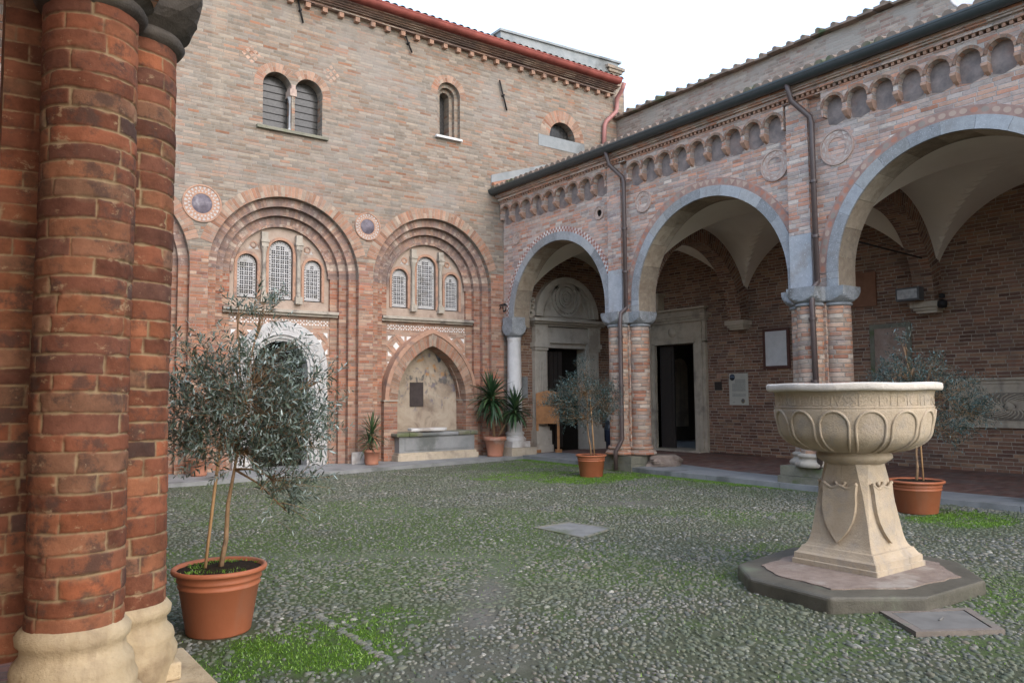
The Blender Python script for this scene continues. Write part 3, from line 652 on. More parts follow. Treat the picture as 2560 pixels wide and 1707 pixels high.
for inn, outp in ((lm, lo_), (rm_, ro_)):
    for k in range(len(inn)-1):
        a_, b2, c_, d_ = inn[k], inn[k+1], outp[k+1], outp[k]
        mb.add([FC(*a_, .095), FC(*b2, .095), FC(*c_, .11), FC(*d_, .11)], [(0, 0), (0, 1), (1, 1), (1, 0)])
        mb.add([FC(*a_, .095), FC(*b2, .095), FC(*b2, .13), FC(*a_, .13)], [(0, 0), (0, 1), (1, 1), (1, 0)]); mb.add([FC(*d_, .11), FC(*c_, .11), FC(*c_, .45), FC(*d_, .45)], [(0, 0), (0, 1), (1, 1), (1, 0)])
mb.build('hood_mould', M_['terracotta_trim'], niche_arch)
for s_ in (-1, 1):
    mb = MB(); mb.fbox(FC, cx+s_*1.04, cx+s_*1.42, -.05, 1.50, .13, .62); np_ = mb.build('niche_pier', M_['church_red'], niche_arch)
    mb = MB(); mb.fbox(FC, cx+s_*1.02, cx+s_*1.44, 1.50, 1.535, .10, .62); mb.build('impost', M_['ledge'], niche_arch)
mb = MB(); pts = [(cx-1.1, -.05)]+[(u-.06, v) for u, v in li]+[(u+.06, v) for u, v in ri[::-1]][1:]+[(cx+1.1, -.05)]
mb.prism(pts, [], .62, .7, FC, sides=False); mb.build('fresco', M_['fresco'], niche_arch)
# roundels
def roundel(F, cu, cv, ro, ri, parent, d=0, teeth=24, disc='mosaic_disc', tooth='white', rim='terracotta_trim', name='roundel', hole=False):
    mb = MB(); mb.ring(F, cu, cv, ri, ro*.92, 0, 2*pi, d-.012, d+.02, 40, brick=False, outer=True); mb.ring(F, cu, cv, ro*.92, ro, 0, 2*pi, d-.03, d+.02, 40, outer=True); r = mb.build(name, M_[rim], parent)
    mb = MB()
    for k in range(teeth):
        a_ = 2*pi*k/teeth; w_ = pi/teeth
        for r0, r1, off in ((ri*1.06+.01, (ri+ro*.9)/2, 0), ((ri+ro*.9)/2, ro*.9, w_)):
            mb.prism([(cu+r1*cos(a_+off-w_*.72), cv+r1*sin(a_+off-w_*.72)), (cu+r1*cos(a_+off+w_*.72), cv+r1*sin(a_+off+w_*.72)), (cu+r0*cos(a_+off), cv+r0*sin(a_+off))], [], d-.017, d, F)
    mb.build('mosaic_teeth', M_[tooth], r)
    mb = MB(); mb.lathe([(0.001, d+(.06 if hole else -.03)), (ri*.7, d+(.05 if hole else -.024)), (ri, d+(.02 if hole else -.004))], cu, cv, 24, F=F)
    mb.build('disc', M_[disc], r); return r
roundel(FC, -8.19, 5.90, .42, .22, church); roundel(FC, -4.20, 5.87, .35, .19, church)
# twin window
mb = MB()
for c_, a0_, a1_ in ((-6.53, radians(48), pi+radians(8)), (-5.76, radians(-8), pi-radians(48))):
    mb.ring(FC, c_, 8.93, .35, .56, a0_, a1_, -.006, .02, 24, inner=False, outer=True)
tw = mb.build('twin_window', M_['voussoir'], church)
mb = MB()
for c_ in (-6.53, -5.76): mb.prism(archpath(c_, .35, 8.93, 7.9, 18), [], .30, .32, FC, sides=False)
mb.build('window_glass', M_['glass'], tw)
mb = MB()
for c_ in (-6.53, -5.76):
    for k in range(7): mb.fbox(FC, c_-.35, c_+.35, 8.02+k*.17, 8.035+k*.17, .285, .299)
mb.build('glazing_bar', M_['iron'], tw)
mb = MB(); mb.lathe([(.09, 7.93), (.09, 7.98), (.06, 8.03), (.055, 8.62), (.07, 8.66), (.06, 8.68), (.10, 8.78)], -6.15, .12, 14); mb.build('colonnette', M_['marble'], tw)
mb = MB(); mb.fbox(FC, -6.23, -6.07, 8.78, 8.95, -.02, .29); mb.fbox(FC, -6.20, -6.10, 8.95, 9.05, -.02, .29); mb.build('impost', M_['pale_trim'], tw)
mb = MB(); mb.fbox(FC, -7.02, -5.28, 7.85, 7.92, -.09, .3); mb.build('sill', M_['dark_stone'], tw)
for cu in (-7.15, -5.2):
    mb = MB()
    for a_ in range(3):
        for b2 in range(3): mb.prism(circle(cu+(a_-b2)*.085, 9.55+(a_+b2-2)*.085, .055, 4), [], -.004, .01, FC)
    mb.build('lozenge_pattern', M_['herring'], tw)
# lancet window
mb = MB(); mb.ring(FC, -1.80, 9.78, .36, .56, 0, pi, -.006, .02, 20, inner=False, outer=True); lw = mb.build('lancet_window', M_['voussoir'], church)
mb = MB()
for ro, ri_, d in ((.365, .25, .12), (.25, .15, .24)):
    mb.ring(FC, -1.80, 9.78, ri_, ro, 0, pi, d, d+.35, 20)
    for s_ in (-1, 1): mb.fbox(FC, -1.80+s_*ri_, -1.80+s_*ro, 8.6, 9.78, d, d+.35)
mb.build('stepped_reveal', M_['church'], lw)
mb = MB(); mb.fbox(FC, -2.0, -1.6, 8.6, 10, .5, .52); mb.build('window_glass', M_['glass'], lw)
mb = MB(); mb.fbox(FC, -2.24, -1.42, 8.54, 8.60, -.10, .4); mb.build('sill', M_['marble_old'], lw)
# lunette window
mb = MB(); mb.ring(FC, 2.22, 9.34, .50, .86, 0, pi, -.006, .02, 24, inner=False, outer=True); lu = mb.build('lunette_window', M_['voussoir'], church)
mb = MB(); mb.fbox(FC, 1.7, 2.75, 9.2, 9.9, .25, .27); mb.build('window_glass', M_['glass'], lu)
mb = MB()
for k in range(9): mb.fbox(FC, 1.74+k*.12, 1.755+k*.12, 9.3, 9.86, .2, .215)
mb.build('window_grille', M_['iron'], lu)
mb = MB(); mb.fbox(FC, 1.3, 3.1, 8.98, 9.33, -.012, .1); mb.build('sill', M_['lead'], lu)
# cornice
mb = MB(); mb.fbox(FC, -.06, .06, 11.02, 11.14, -.13, .02); cb0 = mb.build('corbel', M_['terracotta_trim'], church); cb0.location.x = 4.05
for k in range(1, 48):
    c_ = cb0.copy(); COL.objects.link(c_); c_.location.x = 4.05-.43*k
mb = MB()
for z0, z1, d in ((11.14, 11.17, -.15), (11.17, 11.24, -.06), (11.24, 11.27, -.14), (11.27, 11.30, -.20), (11.30, 11.33, -.27), (11.33, 11.36, -.36)): mb.fbox(FC, -17, 4.28-d*.2, z0+.001, z1-.001, d, .05)
mb.build('cornice', M_['archivolt'], church)
mb = MB(); mb.lathe([(.12, -17.2), (.12, 4.22)], -.47, 11.47, 10, pi, 2*pi, F=lambda a_, b2, z: (z, a_, b2))
mb.fbox(FC, -17.2, 4.22, 11.47, 11.50, -.60, -.57); mb.fbox(FC, -17.2, 4.22, 11.36, 11.40, -.40, .1)
mb.build('gutter', M_['gutter_red'], church)
mb = MB(); sl_ = .36
for k in range(-78, 20):
    x = k*.22
    mb.grid([[(x+.085*cos(a_), yy, zz+.075*sin(a_)) for a_ in np.linspace(0, pi, 6)] for yy, zz in ((-.60, 11.47), (3.2, 11.47+3.8*sl_))], [[(0, 0)]*6]*2)
mb.add([(-17.2, -.5, 11.47), (4.3, -.5, 11.47), (4.3, 3.2, 11.47+3.7*sl_), (-17.2, 3.2, 11.47+3.7*sl_)], [(0, 0)]*4)
mb.box(4.27, 4.3, .01, 3.2, 11.36, 11.6)
mb.build('roof', M_['tile'], church)
mb = MB(); mb.prism([(.67, 11.3), (5.6, 11.3), (5.6, 12.88), (.67, 12.66)], [], 1.0, 1.4, FC); mb.prism([(.62, 12.66), (5.7, 12.88), (5.7, 12.95), (.62, 12.73)], [], .94, 1.45, FC, back=True); mb.build('parapet', M_['lead'], church)
mb = MB(); mb.box(5.2, 5.62, .97, 1.5, 11.2, 12.5); mb.box(5.1, 5.72, .92, 1.5, 12.5, 12.6); mb.box(5.0, 5.8, .88, 1.5, 12.6, 12.7); mb.box(4.505, 5.2, .35, 1.5, 6, 11.9); mb.build('parapet_return', M_['church'], church)
mb = MB(); mb.tube([(4.42, -.47, 11.45), (4.42, -.36, 11.25), (4.42, -.12, 11.05), (4.42, -.10, 10.75), (4.38, -.10, 10.6), (3.95, -.10, 10.2), (3.88, -.10, 10.05), (3.82, -.10, 9.15)], .07, 10); mb.build('downpipe', M_['pipe_pink'], church)
for (u, v), (u2, v2) in (((-6.09, 11.2), (-5.95, 10.62)), ((-3.18, 11.1), (-2.97, 10.65)), ((-.14, 10.58), (.11, 9.75))):
    mb = MB(); mb.tube([(u, -.06, v), (u2, -.06, v2)], .025, 6); mb.tube([((u+u2)/2, .02, (v+v2)/2), ((u+u2)/2, -.11, (v+v2)/2)], .03, 6); mb.build('wall_anchor', M_['iron'], church)
# portal at the gallery end
pt = MB()
for x0, x1 in ((.98, 1.40), (3.03, 3.43)):
    pt.box(x0-.1, x1+.1, -.30, 0, .0, .22); pt.box(x0-.06, x1+.06, -.27, 0, .22, .62); pt.box(x0-.03, x1+.03, -.22, 0, .62, .74)
    pt.box(x0, x1, -.14, 0, .74, 2.92)
    for k in range(6): pt.box(x0+.03+k*.062, x0+.065+k*.062, -.165, -.13, .8, 2.85)
    pt.box(x0-.03, x1+.03, -.19, 0, 2.92, 3.0); pt.box(x0-.07, x1+.07, -.22, 0, 3.0, 3.14); pt.box(x0-.02, x1+.02, -.20, -.02, 3.14, 3.62)
pt.box(1.40, 3.03, -.08, 0, 3.0, 3.18); pt.box(.98, 3.43, -.16, 0, 3.141, 3.28); pt.box(.98, 3.43, -.13, 0, 3.281, 3.60); pt.box(1.401, 1.46, -.1, .3, .0, 3.0); pt.box(2.96, 3.029, -.1, .3, .0, 3.0)
pt.box(.92, 3.50, -.20, 0, 3.621, 3.68); pt.box(.86, 3.58, -.30, 0, 3.681, 3.74); pt.box(.80, 3.66, -.40, 0, 3.741, 3.82)
portal = pt.build('portal', M_['portal'], church)
mb = MB(); cxp = 2.2; cz = 3.90
mb.ring(FC, cxp, cz, 1.02, 1.20, 0, pi, -.20, 0, 36, outer=True, brick=False); mb.ring(FC, cxp, cz, .93, 1.02, 0, pi, -.15, 0, 36, brick=False); mb.ring(FC, cxp, cz, .80, .84, 0, pi, -.11, -.05, 36, outer=True, brick=False)
mb.prism([(cxp-1.2, cz-.08), (cxp+1.2, cz-.08), (cxp+1.2, cz)]+[(cxp+1.0*cos(pi*k/30), cz+1.0*sin(pi*k/30)) for k in range(31)]+[(cxp-1.2, cz)], [], -.07, 0, FC)
mb.fbox(FC, cxp-.82, cxp+.82, cz+.02, cz+.1, -.10, -.05)
for r0, r1, d in ((.48, .55, -.15), (.36, .42, -.13), (.22, .27, -.13), (.05, .10, -.13)): mb.ring(FC, cxp, 4.47, r0, r1, 0, 2*pi, d, -.05, 36, outer=True, brick=False)
for k in range(22): mb.lathe([(.032, -.10), (.022, -.125), (.001, -.132)], cxp+.45*cos(2*pi*k/22), 4.47+.45*sin(2*pi*k/22), 8, F=FC)
mb.lathe([(.04, -.07), (.03, -.15), (.001, -.17)], cxp, 4.47, 10, F=FC)
for k in range(16): mb.lathe([(.04, -.07), (.03, -.10), (.001, -.11)], cxp+.165*cos(2*pi*k/16), 4.47+.165*sin(2*pi*k/16), 8, F=FC)
for s_ in (-1,):                                    # scroll at the foot of the lunette
    for r, v in ((.14, 3.97), (.10, 4.18), (.07, 4.36)): mb.ring(FC, cxp-1.36+(.14-r), v, r*.35, r, 0, 2*pi, -.16, -.02, 14, outer=True, brick=False)
mb.build('tympanum', M_['portal'], portal)
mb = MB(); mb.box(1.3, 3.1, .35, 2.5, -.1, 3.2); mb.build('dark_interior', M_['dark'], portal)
mb = MB()
for k in range(4): mb.box(1.48+k*.17, 1.62+k*.17, .05, .09, .1, 2.9)
mb.build('door', M_['dark_wood'], portal)

# ------------------------------------------------------------------ arcade
arcade = thing('arcade_building', 'brick cloister arcade with grey stone arches and dark gutter', 'arcade', (2, -10, 0))
AR = [(-2.31, 1.84), (-7.18, 1.94), (-12.06, 1.94), (-16.94, 1.94)]; AZ = 3.76; CZ = 3.5
PIER_Y = (-4.70, -9.62, -14.50)
pts = [(-.01, CZ), (-.01, 7.02), (-19.6, 7.02), (-19.6, CZ)]
low = []
for cy, r in reversed(AR):
    r = r+.1; low += [(cy-r, CZ)]+[(cy-r*cos(pi*k/36), AZ+r*sin(pi*k/36)) for k in range(37)]+[(cy+r, CZ)]
hp = [(-3.98, 6.00, .085), (-5.45, 5.98, .13), (-8.90, 5.96, .16), (-10.18, 5.98, .17), (-13.9, 5.96, .16), (-.63, 5.95, .09)]
mb = MB(); mb.prism(pts+low, [circle(y, z, r, 20) for y, z, r in hp[:1]], 0, .52, FA, back=True); mb.build('facade_wall', M_['arcade'], arcade)
trims = ('checker', 'tri', 'discs', 'tri')
for (cy, r), tm in zip(AR, trims):
    mb = MB(); mb.ring(FA, cy, AZ, r, r+.215, 0, pi, -.03, .54, 48, outer=True, back=True)
    for s_ in (-1, 1): mb.fbox(FA, cy+s_*r, cy+s_*(r+.215), CZ, AZ, -.03, .54)
    ao = mb.build('arch_ring', M_['granite_ring'], arcade)
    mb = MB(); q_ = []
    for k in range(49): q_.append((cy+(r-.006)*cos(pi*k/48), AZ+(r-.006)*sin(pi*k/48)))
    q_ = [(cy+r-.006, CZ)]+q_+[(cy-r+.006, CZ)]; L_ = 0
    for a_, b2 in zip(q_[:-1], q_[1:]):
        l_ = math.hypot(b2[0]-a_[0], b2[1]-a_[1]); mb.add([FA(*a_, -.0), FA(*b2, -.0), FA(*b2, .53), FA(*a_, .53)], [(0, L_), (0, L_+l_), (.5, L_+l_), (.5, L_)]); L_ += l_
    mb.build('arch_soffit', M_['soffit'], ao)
    mb = MB(); mb.ring(FA, cy, AZ, r+.215, r+.37 if tm != 'checker' else r+.339, 0 if tm != 'checker' else .02, pi, -.016, .02, 60, inner=False, outer=True); mb.build('arch_trim', M_[tm], ao)
# corbel table, dentils and cornice
seg = [(-.05, -4.36), (-5.06, -9.2), (-9.98, -14.06), (-14.95, -19.5)]
corb_m = stone('corbel_terracotta', (.40, .24, .17), (.50, .33, .25), 6, (.33, .24, .20)); reck = stone('dark_fresco_recess', (.14, .12, .115), (.36, .29, .26), 4, (.26, .17, .14))  # recesses behind the small arches hold mottled dark fresco
for (ya, yb), nn in zip(seg, (9, 9, 9, 10)):
    fr = MB(); cbs = []; rc_ = MB(); am = MB(); st = (ya-yb)/nn; rr = st*.405; zc = 6.70
    loop = [(yb, 7.0), (yb, 6.55)]
    for k in range(nn):
        c_ = yb+st*(k+.5); lo_c = [(c_-rr, 6.55)]+[(c_-rr*cos(pi*j/14), zc+rr*sin(pi*j/14)) for j in range(15)]+[(c_+rr, 6.55)]; loop += lo_c
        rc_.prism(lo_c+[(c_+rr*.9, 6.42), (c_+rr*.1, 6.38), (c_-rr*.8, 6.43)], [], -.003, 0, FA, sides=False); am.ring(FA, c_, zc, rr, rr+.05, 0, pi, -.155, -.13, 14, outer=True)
    loop += [(ya, 6.55), (ya, 7.0)]
    fr.prism(loop, [], -.14, .0, FA)
    for k in range(1, nn):
        c_ = yb+st*k; w_ = st*.082
        cb = MB(); P = [[FA(c_+s_*ww, z, d) for s_, d in ((-1, 0), (-1, dd), (1, dd), (1, 0))] for z, ww, dd in ((6.585, w_*1.25, -.165), (6.54, w_*1.25, -.165), (6.46, w_*.9, -.09), (6.42, w_*.7, -.0))]
        cb.grid(P, [[(0, 0)]*4]*4, False); cb.add([FA(c_-w_*1.15, 6.585, 0), FA(c_-w_*1.15, 6.585, -.165), FA(c_+w_*1.15, 6.585, -.165), FA(c_+w_*1.15, 6.585, 0)], [(0, 0)]*4); cbs.append(cb)
    fo = fr.build('corbel_table', M_['arcade'], arcade)
    for cb in cbs: cb.build('corbel', corb_m, fo)
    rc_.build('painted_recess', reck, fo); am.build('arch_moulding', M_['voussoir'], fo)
mb = MB(); y = -.06
while y > -19.5: mb.fbox(FA, y-.05, y, 7.025, 7.08, -.175, -.0); y -= .105
mb.build('dentil_course', M_['terracotta_trim'], arcade)
mb = MB()
for z0, z1, d in ((7.0, 7.025, -.15), (7.08, 7.11, -.20), (7.11, 7.15, -.19), (7.15, 7.18, -.25), (7.18, 7.25, -.29)): mb.fbox(FA, -.01, -19.6, z0+.0005, z1-.0005, d, .1)
mb.build('cornice', M_['arcade'], arcade)
for y in (-4.60, -9.46, -14.35):
    mb = MB(); mb.fbox(FA, y-.22, y+.22, 4.52, 6.99, -.12, .1); pl = mb.build('pilaster', M_['arcade'], arcade)
    mb = MB(); mb.fbox(FA, y-.225, y+.225, CZ+.0, 4.515, -.125, .1); mb.build('pilaster_foot', M_['granite'], pl)
rm2 = {(-5.45, 5.98): ('ledge', 'pale_trim'), (-8.90, 5.96): ('ledge', 'pale_trim'), (-10.18, 5.98): ('ledge', 'pale_trim'), (-13.9, 5.96): ('ledge', 'pale_trim'), (-.63, 5.95): ('ledge', 'terracotta_trim'), (-3.98, 6.0): ('dark', 'pale_trim')}
for y, z, r in hp:
    dm, tm = rm2[(y, z)]; roundel(FA, y, z, r*1.9, r, arcade, 0, 10, dm, 'rosette_pale', 'rosette_brick', hole=True)
# gutter, downpipes, roof
mb = MB(); mb.lathe([(.115, .42), (.115, -19.8)], -.40, 7.335, 12, pi, 2*pi, F=lambda a_, b2, z: (a_, z, b2)); mb.fbox(FA, .42, -19.8, 7.325, 7.36, -.525, -.505)
mb.prism(circle(-.40, 7.315, .115, 14), [], .42, .40, lambda u, v, d: (u, d, v))
mb.build('gutter', M_['gutter_dark'], arcade)
mb = MB(); mb.box(-.31, .1, -19.6, .4, 7.255, 7.32); mb.build('eave_board', M_['dark_wood'], arcade)
RS = .26
mb = MB()
for k in range(92):
    y = .30-k*.218; j = random.uniform(-.012, .012)
    mb.grid([[(xx, y+.088*cos(a_)+j, zz+.085*sin(a_)) for a_ in np.linspace(0, pi, 7)] for xx, zz in ((-.46, 7.385), (4.5, 7.385+4.9*RS))], [[(0, 0)]*7]*2)
    mb.add([(-.465, y+.088*cos(a_)+j, 7.385+.085*sin(a_)) for a_ in np.linspace(0, pi, 7)], [(0, 0)]*7)
mb.add([(-.4, .42, 7.375), (-.4, -19.8, 7.375), (4.5, -19.8, 7.375+4.9*RS), (4.5, .42, 7.375+4.9*RS)], [(0, 0)]*4)
mb.build('roof', M_['tile'], arcade)
mb = MB(); mb.tube([(-.42, -.09, 7.50), (1.5, -.09, 7.60+1.9*RS), (3.8, -.09, 7.9+4.0*RS)], .075, 8); mb.build('valley_channel', M_['copper'], arcade)
mb = MB(); mb.prism([(-.42, 7.4), (4.4, 8.5), (4.4, 9.35), (-.42, 7.80)], [], -.03, -.001, FC); mb.build('flashing', M_['lead'], arcade)
for y, zb in ((-4.97, .15), (-9.79, .15)):
    mb = MB(); mb.tube([(-.42, y+.30, 7.26), (-.38, y+.29, 7.12), (-.34, y+.27, 6.95), (-.16, y+.02, 6.62), (-.15, y, 6.5), (-.15, y, 3.62)]+([(-.15, y, 3.58), (-.34, y-.02, 3.45), (-.36, y-.02, 3.2)])+([(-.36, y-.02, .62), (-.42, y+.01, .5), (-.50, y+.05, .36), (-.50, y+.05, -.05)] if y > -6 else [(-.33, y-.05, .3)]), .051, 10)
    for zz in (2.9, 1.8, 4.4, 5.4): mb.lathe([(.07, 0), (.07, .05)], -.36 if zz < 3.4 else -.15, y-.02 if zz < 3.4 else y, 10, z0=zz)
    mb.build('downpipe', M_['pipe_brown'], arcade)
# piers
def cushion(mb, cx, cy, z0, z1, r0, a, n=40, cut=True):
    P = []; UV = []
    for k in range(9):
        t_ = k/8; z = z0+(z1-z0)*t_; rho = sqrt(max(r0**2+((a*1.40)**2-r0**2)*sin(min(1, t_*1.25)*pi/2), 0)); row = []
        for i in range(n+1):
            th_ = 2*pi*i/n; q = a/max(abs(cos(th_)), abs(sin(th_))); r = min(rho, q); row.append((cx+r*cos(th_), cy+r*sin(th_), z))
        P.append(row); UV.append([(2*pi*i/n*a, z) for i in range(n+1)])
    mb.grid(P, UV, False); mb.add([p for p in P[-1][:n]], [(0, 0)]*n)
def attic(mb, cx, cy, z0, z1, r, n=24):
    h = z1-z0; mb.lathe([(r*1.45, z0), (r*1.52, z0+h*.12), (r*1.50, z0+h*.26), (r*1.40, z0+h*.36), (r*1.30, z0+h*.40), (r*1.18, z0+h*.52), (r*1.16, z0+h*.62), (r*1.22, z0+h*.68), (r*1.28, z0+h*.76), (r*1.26, z0+h*.88), (r*1.12, z0+h*.94), (r*1.06, z0+h*.98), (r*1.0, z1)], cx, cy, n)
def make_pier(cx, cy, R, r, parent, colmat, capmat, basemat, plmat, zb=(-.12, .27, .32, .56), zc=(3.16, 3.22, 3.50), ca=.285, nlobe=(0, 1, 2, 3), core=None, pw=.60, name='pier'):
    k_ = R*.75 if core is None else core
    mb = MB(); mb.box(cx-k_, cx+k_, cy-k_, cy+k_, zb[2], zc[2]-.01); pier = mb.build(name, M_[colmat], parent)
    off = [(-R, 0), (R, 0), (0, R), (0, -R)]
    for j in nlobe:
        ox, oy = off[j]; mb = MB(); mb.lathe([(r*1.02, zb[3]-.02), (r*1.01, 1.5), (r*.985, zc[0]+.02)], cx+ox, cy+oy, 28); mb.build('column_shaft', M_[colmat], pier)
    mb = MB()
    for j in nlobe:
        ox, oy = off[j]; cushion(mb, cx+ox, cy+oy, zc[1], zc[2], r*1.03, ca)
        mb.lathe([(r*.98, zc[0]), (r*1.10, zc[0]+.012), (r*1.14, zc[0]+.03), (r*1.10, zc[0]+.05), (r*1.0, zc[1]+.005)], cx+ox, cy+oy, 24)
    mb.box(cx-k_, cx+k_, cy-k_, cy+k_, zc[1], zc[2]+.002); mb.build('capital', M_[capmat], pier)
    mb = MB()
    for j in nlobe: attic(mb, cx+off[j][0], cy+off[j][1], zb[2], zb[3], r)
    mb.box(cx-k_, cx+k_, cy-k_, cy+k_, zb[1], zb[3]-.03)
    mb.build('base', M_[basemat], pier)
    mb = MB(); mb.box(cx-pw*.94, cx+pw*.94, cy-pw*.94, cy+pw*.94, zb[1]-.12, zb[1]+.05); mb.box(cx-pw, cx+pw, cy-pw, cy+pw, zb[0], zb[1]-.125); mb.build('plinth', M_[plmat], pier); return pier
make_pier(.20, PIER_Y[0], .34, .225, arcade, 'column_brick', 'capital_stone', 'column_brick', 'dark_stone', zb=(-.12, .20, .27, .46), pw=.56)
make_pier(.20, PIER_Y[1], .34, .225, arcade, 'column_brick', 'capital_stone', 'ledge', 'dark_stone')
make_pier(.20, PIER_Y[2], .34, .225, arcade, 'column_brick', 'capital_stone', 'ledge', 'dark_stone')
# rough boulder stone at the foot of the first pier
mb = MB(); P = []
for k in range(7):
    zz = .02+.24*k/6; row = []
    for i in range(17):
        a_ = 2*pi*i/16; rr = (1-.35*(k/6)**3)*(1+.10*sin(3*a_+k)+.06*cos(5*a_)); row.append((.55+.50*rr*cos(a_), -5.42+.28*rr*sin(a_), zz))
    P.append(row)
mb.grid(P, [[(0, 0)]*17]*7, False); mb.add(P[-1][:16], [(0, 0)]*16); mb.build('footing_stone', M_['footing'], arcade)
# marble column at the church corner
mc = MB(); mc.lathe([(.215, .62), (.205, .66), (.20, 1.9), (.185, 3.14), (.20, 3.17), (.20, 3.21)], .10, -.33, 28); mcol = mc.build('marble_column', M_['marble_old'], arcade)
mb = MB(); cushion(mb, .10, -.33, 3.24, 3.56, .20, .24); mb.lathe([(.19, 3.20), (.215, 3.22), (.19, 3.245)], .10, -.33, 20); mb.box(-.12, .33, -.54, -.10, 3.56, 3.78); mb.build('capital', M_['capital_stone'], mcol)
mb = MB(); attic(mb, .10, -.33, .38, .64, .205, 28); mb.box(-.20, .40, -.63, -.03, .22, .38); mb.build('base', M_['marble_old'], mcol)
mb = MB(); mb.box(-.32, .52, -.76, -.01, -.02, .215); mb.build('plinth', M_['stone_buff'], mcol)
# back wall, end wall, vaults
BX = 4.4
mb = MB(); mb.prism([(.2, 0), (.2, 8.5), (-19.8, 8.5), (-19.8, 0), (-3.10, 0), (-3.10, 3.06), (-1.62, 3.06), (-1.62, 0)], [], BX, BX+.5, FA); mb.build('gallery_back_wall', M_['gallery'], arcade)
mb = MB(); mb.box(.5, BX, -19.9, -19.6, 0, 7.5); mb.build('end_wall', M_['gallery'], arcade)
mb = MB(); mb.prism(rect(.45, .97, 0, 3.6), [], -.006, .05, FC); mb.prism([(.45, 3.6), (4.4, 3.6), (4.4, 6.5), (.45, 6.5)], [], -.006, .05, FC); mb.prism(rect(3.44, 4.4, 0, 3.6), [], -.006, .05, FC); mb.build('gallery_end_facing', M_['gallery'], arcade)
VB = [(-.005, PIER_Y[0]), (PIER_Y[0], PIER_Y[1]), (PIER_Y[1], PIER_Y[2]), (PIER_Y[2], -19.5)]; VH = 2.28; VZ = 3.5
for ya, yb in VB:
    ng = 44; P = []; UV = []; cf = lambda s_: s_+(sin(2*pi*s_)*-.5/pi*.9)
    prof = [(1-cos(pi*k/ng))/2 for k in range(ng+1)]
    for a_ in prof:
        row = []; ur = []
        for b2 in prof:
            x = .5+(BX-.5)*a_; y = ya+(yb-ya)*b2
            bx2 = sqrt(max(0, 1-(2*a_-1)**2)); by2 = sqrt(max(0, 1-(2*b2-1)**2)); row.append((x, y, VZ+VH*max(bx2, by2))); ur.append((x, y))
        P.append(row); UV.append(ur)
    mb = MB(); mb.grid(P, UV, False); vo = mb.build('vault', M_['plaster'], arcade)
for y in PIER_Y:
    mb = MB(); FR = lambda u, v, d: (u, d, v); w_ = .21
    mb.ring(FR, (BX+.5)/2, VZ, 1.62, 2.05, 0, pi, y-w_, y+w_, 40, sv=VH/1.95, back=True); ro = mb.build('vault_rib', M_['gallery'], arcade)
    mb = MB(); mb.box(BX-.36, BX, y-.30, y+.30, 3.42, 3.54); mb.box(BX-.31, BX, y-.26, y+.26, 3.36, 3.42); mb.box(BX-.26, BX, y-.22, y+.22, 3.30, 3.36); mb.build('corbel', M_['stone_buff'], ro)
mb = MB(); mb.tube([(.5, PIER_Y[1]+.1, 4.62), (BX-.2, PIER_Y[1]-.1, 4.42)], .018, 6); mb.tube([(.5, PIER_Y[1]+.1, 4.72), (BX-.5, PIER_Y[1]+.05, 4.58)], .006, 5); mb.build('tie_rod', M_['iron'], arcade)
# stone doorway in the back wall
mb = MB(); mb.fbox(lambda u, v, d: (BX-d, u, v), -3.98, -3.74, 1.72, 1.95, 0, .012); mb.build('wall_patch', M_['dark_wood'], arcade)
mb = MB(); mb.fbox(lambda u, v, d: (BX-d, u, v), -3.96, -3.82, 2.03, 2.17, 0, .012); mb.build('wall_patch', M_['terracotta_trim'], arcade)
dm = MB()
dm.box(BX-.10, BX+.25, -3.52, -3.10, .02, 3.10); dm.box(BX-.10, BX+.25, -1.62, -1.20, .02, 3.10); dm.box(BX-.10, BX+.25, -3.52, -1.20, 3.06, 3.66); dm.box(BX-.14, BX-.09, -3.42, -3.20, .12, 3.64); dm.box(BX-.14, BX-.09, -1.52, -1.30, .12, 3.64)
dm.box(BX-.125, BX-.09, -3.2, -1.52, 3.22, 3.58); dm.lathe([(.15, -.03), (.13, -.07), (.05, -.09), (.001, -.1)], -2.36, 3.4, 12, F=lambda u, v, d: (BX-.1+d, u, v))
for z0, z1, e in ((3.66, 3.74, .05), (3.741, 3.80, .10), (3.801, 3.86, .16), (4.0, 4.06, .08)): dm.box(BX-.12-e, BX+.1, -3.52-e, -1.2+e, z0, z1)
dm.box(BX-.10, BX+.1, -3.50, -1.22, 3.861, 4.0); dm.box(BX-.26, BX+.1, -1.95, -1.30, 4.061, 4.48); dm.box(BX-.32, BX+.1, -2.02, -1.23, 4.481, 4.56)
dm.box(BX-.3, BX+.6, -3.4, -1.3, -.02, .06)
dway = dm.build('stone_doorway', M_['stone_buff'], arcade)
mb = MB(); mb.box(BX+.12, BX+.18, -2.16, -1.63, .07, 3.04)
for z0, z1 in ((.2, .9), (1.0, 1.9), (2.0, 2.9)): mb.box(BX+.10, BX+.12, -2.08, -1.72, z0, z1)
mb.build('door', M_['dark_wood'], dway)
rm = MB(); xr0, xr1, yr0, yr1 = BX+.5, 9.0, -5.0, 1.0
rm.add([(xr0, yr1, 0), (xr1, yr1, 0), (xr1, yr1, 3.6), (xr0, yr1, 3.6)], [(0, 0)]*4); rm.add([(xr0, yr0, 0), (xr1, yr0, 0), (xr1, yr0, 3.6), (xr0, yr0, 3.6)], [(0, 0)]*4); rm.add([(xr0, yr0, 3.6), (xr1, yr0, 3.6), (xr1, yr1, 3.6), (xr0, yr1, 3.6)], [(0, 0)]*4)
rm.prism([(yr0, 0), (yr0, 3.6), (yr1, 3.6), (yr1, 0)], [[(-1.35, .55), (-1.35, 2.6), (-1.2, 2.9), (-.95, 3.0), (-.6, 2.9), (-.3, 2.6), (-.3, .55)]], xr1, xr1+1.1, FA, back=False)
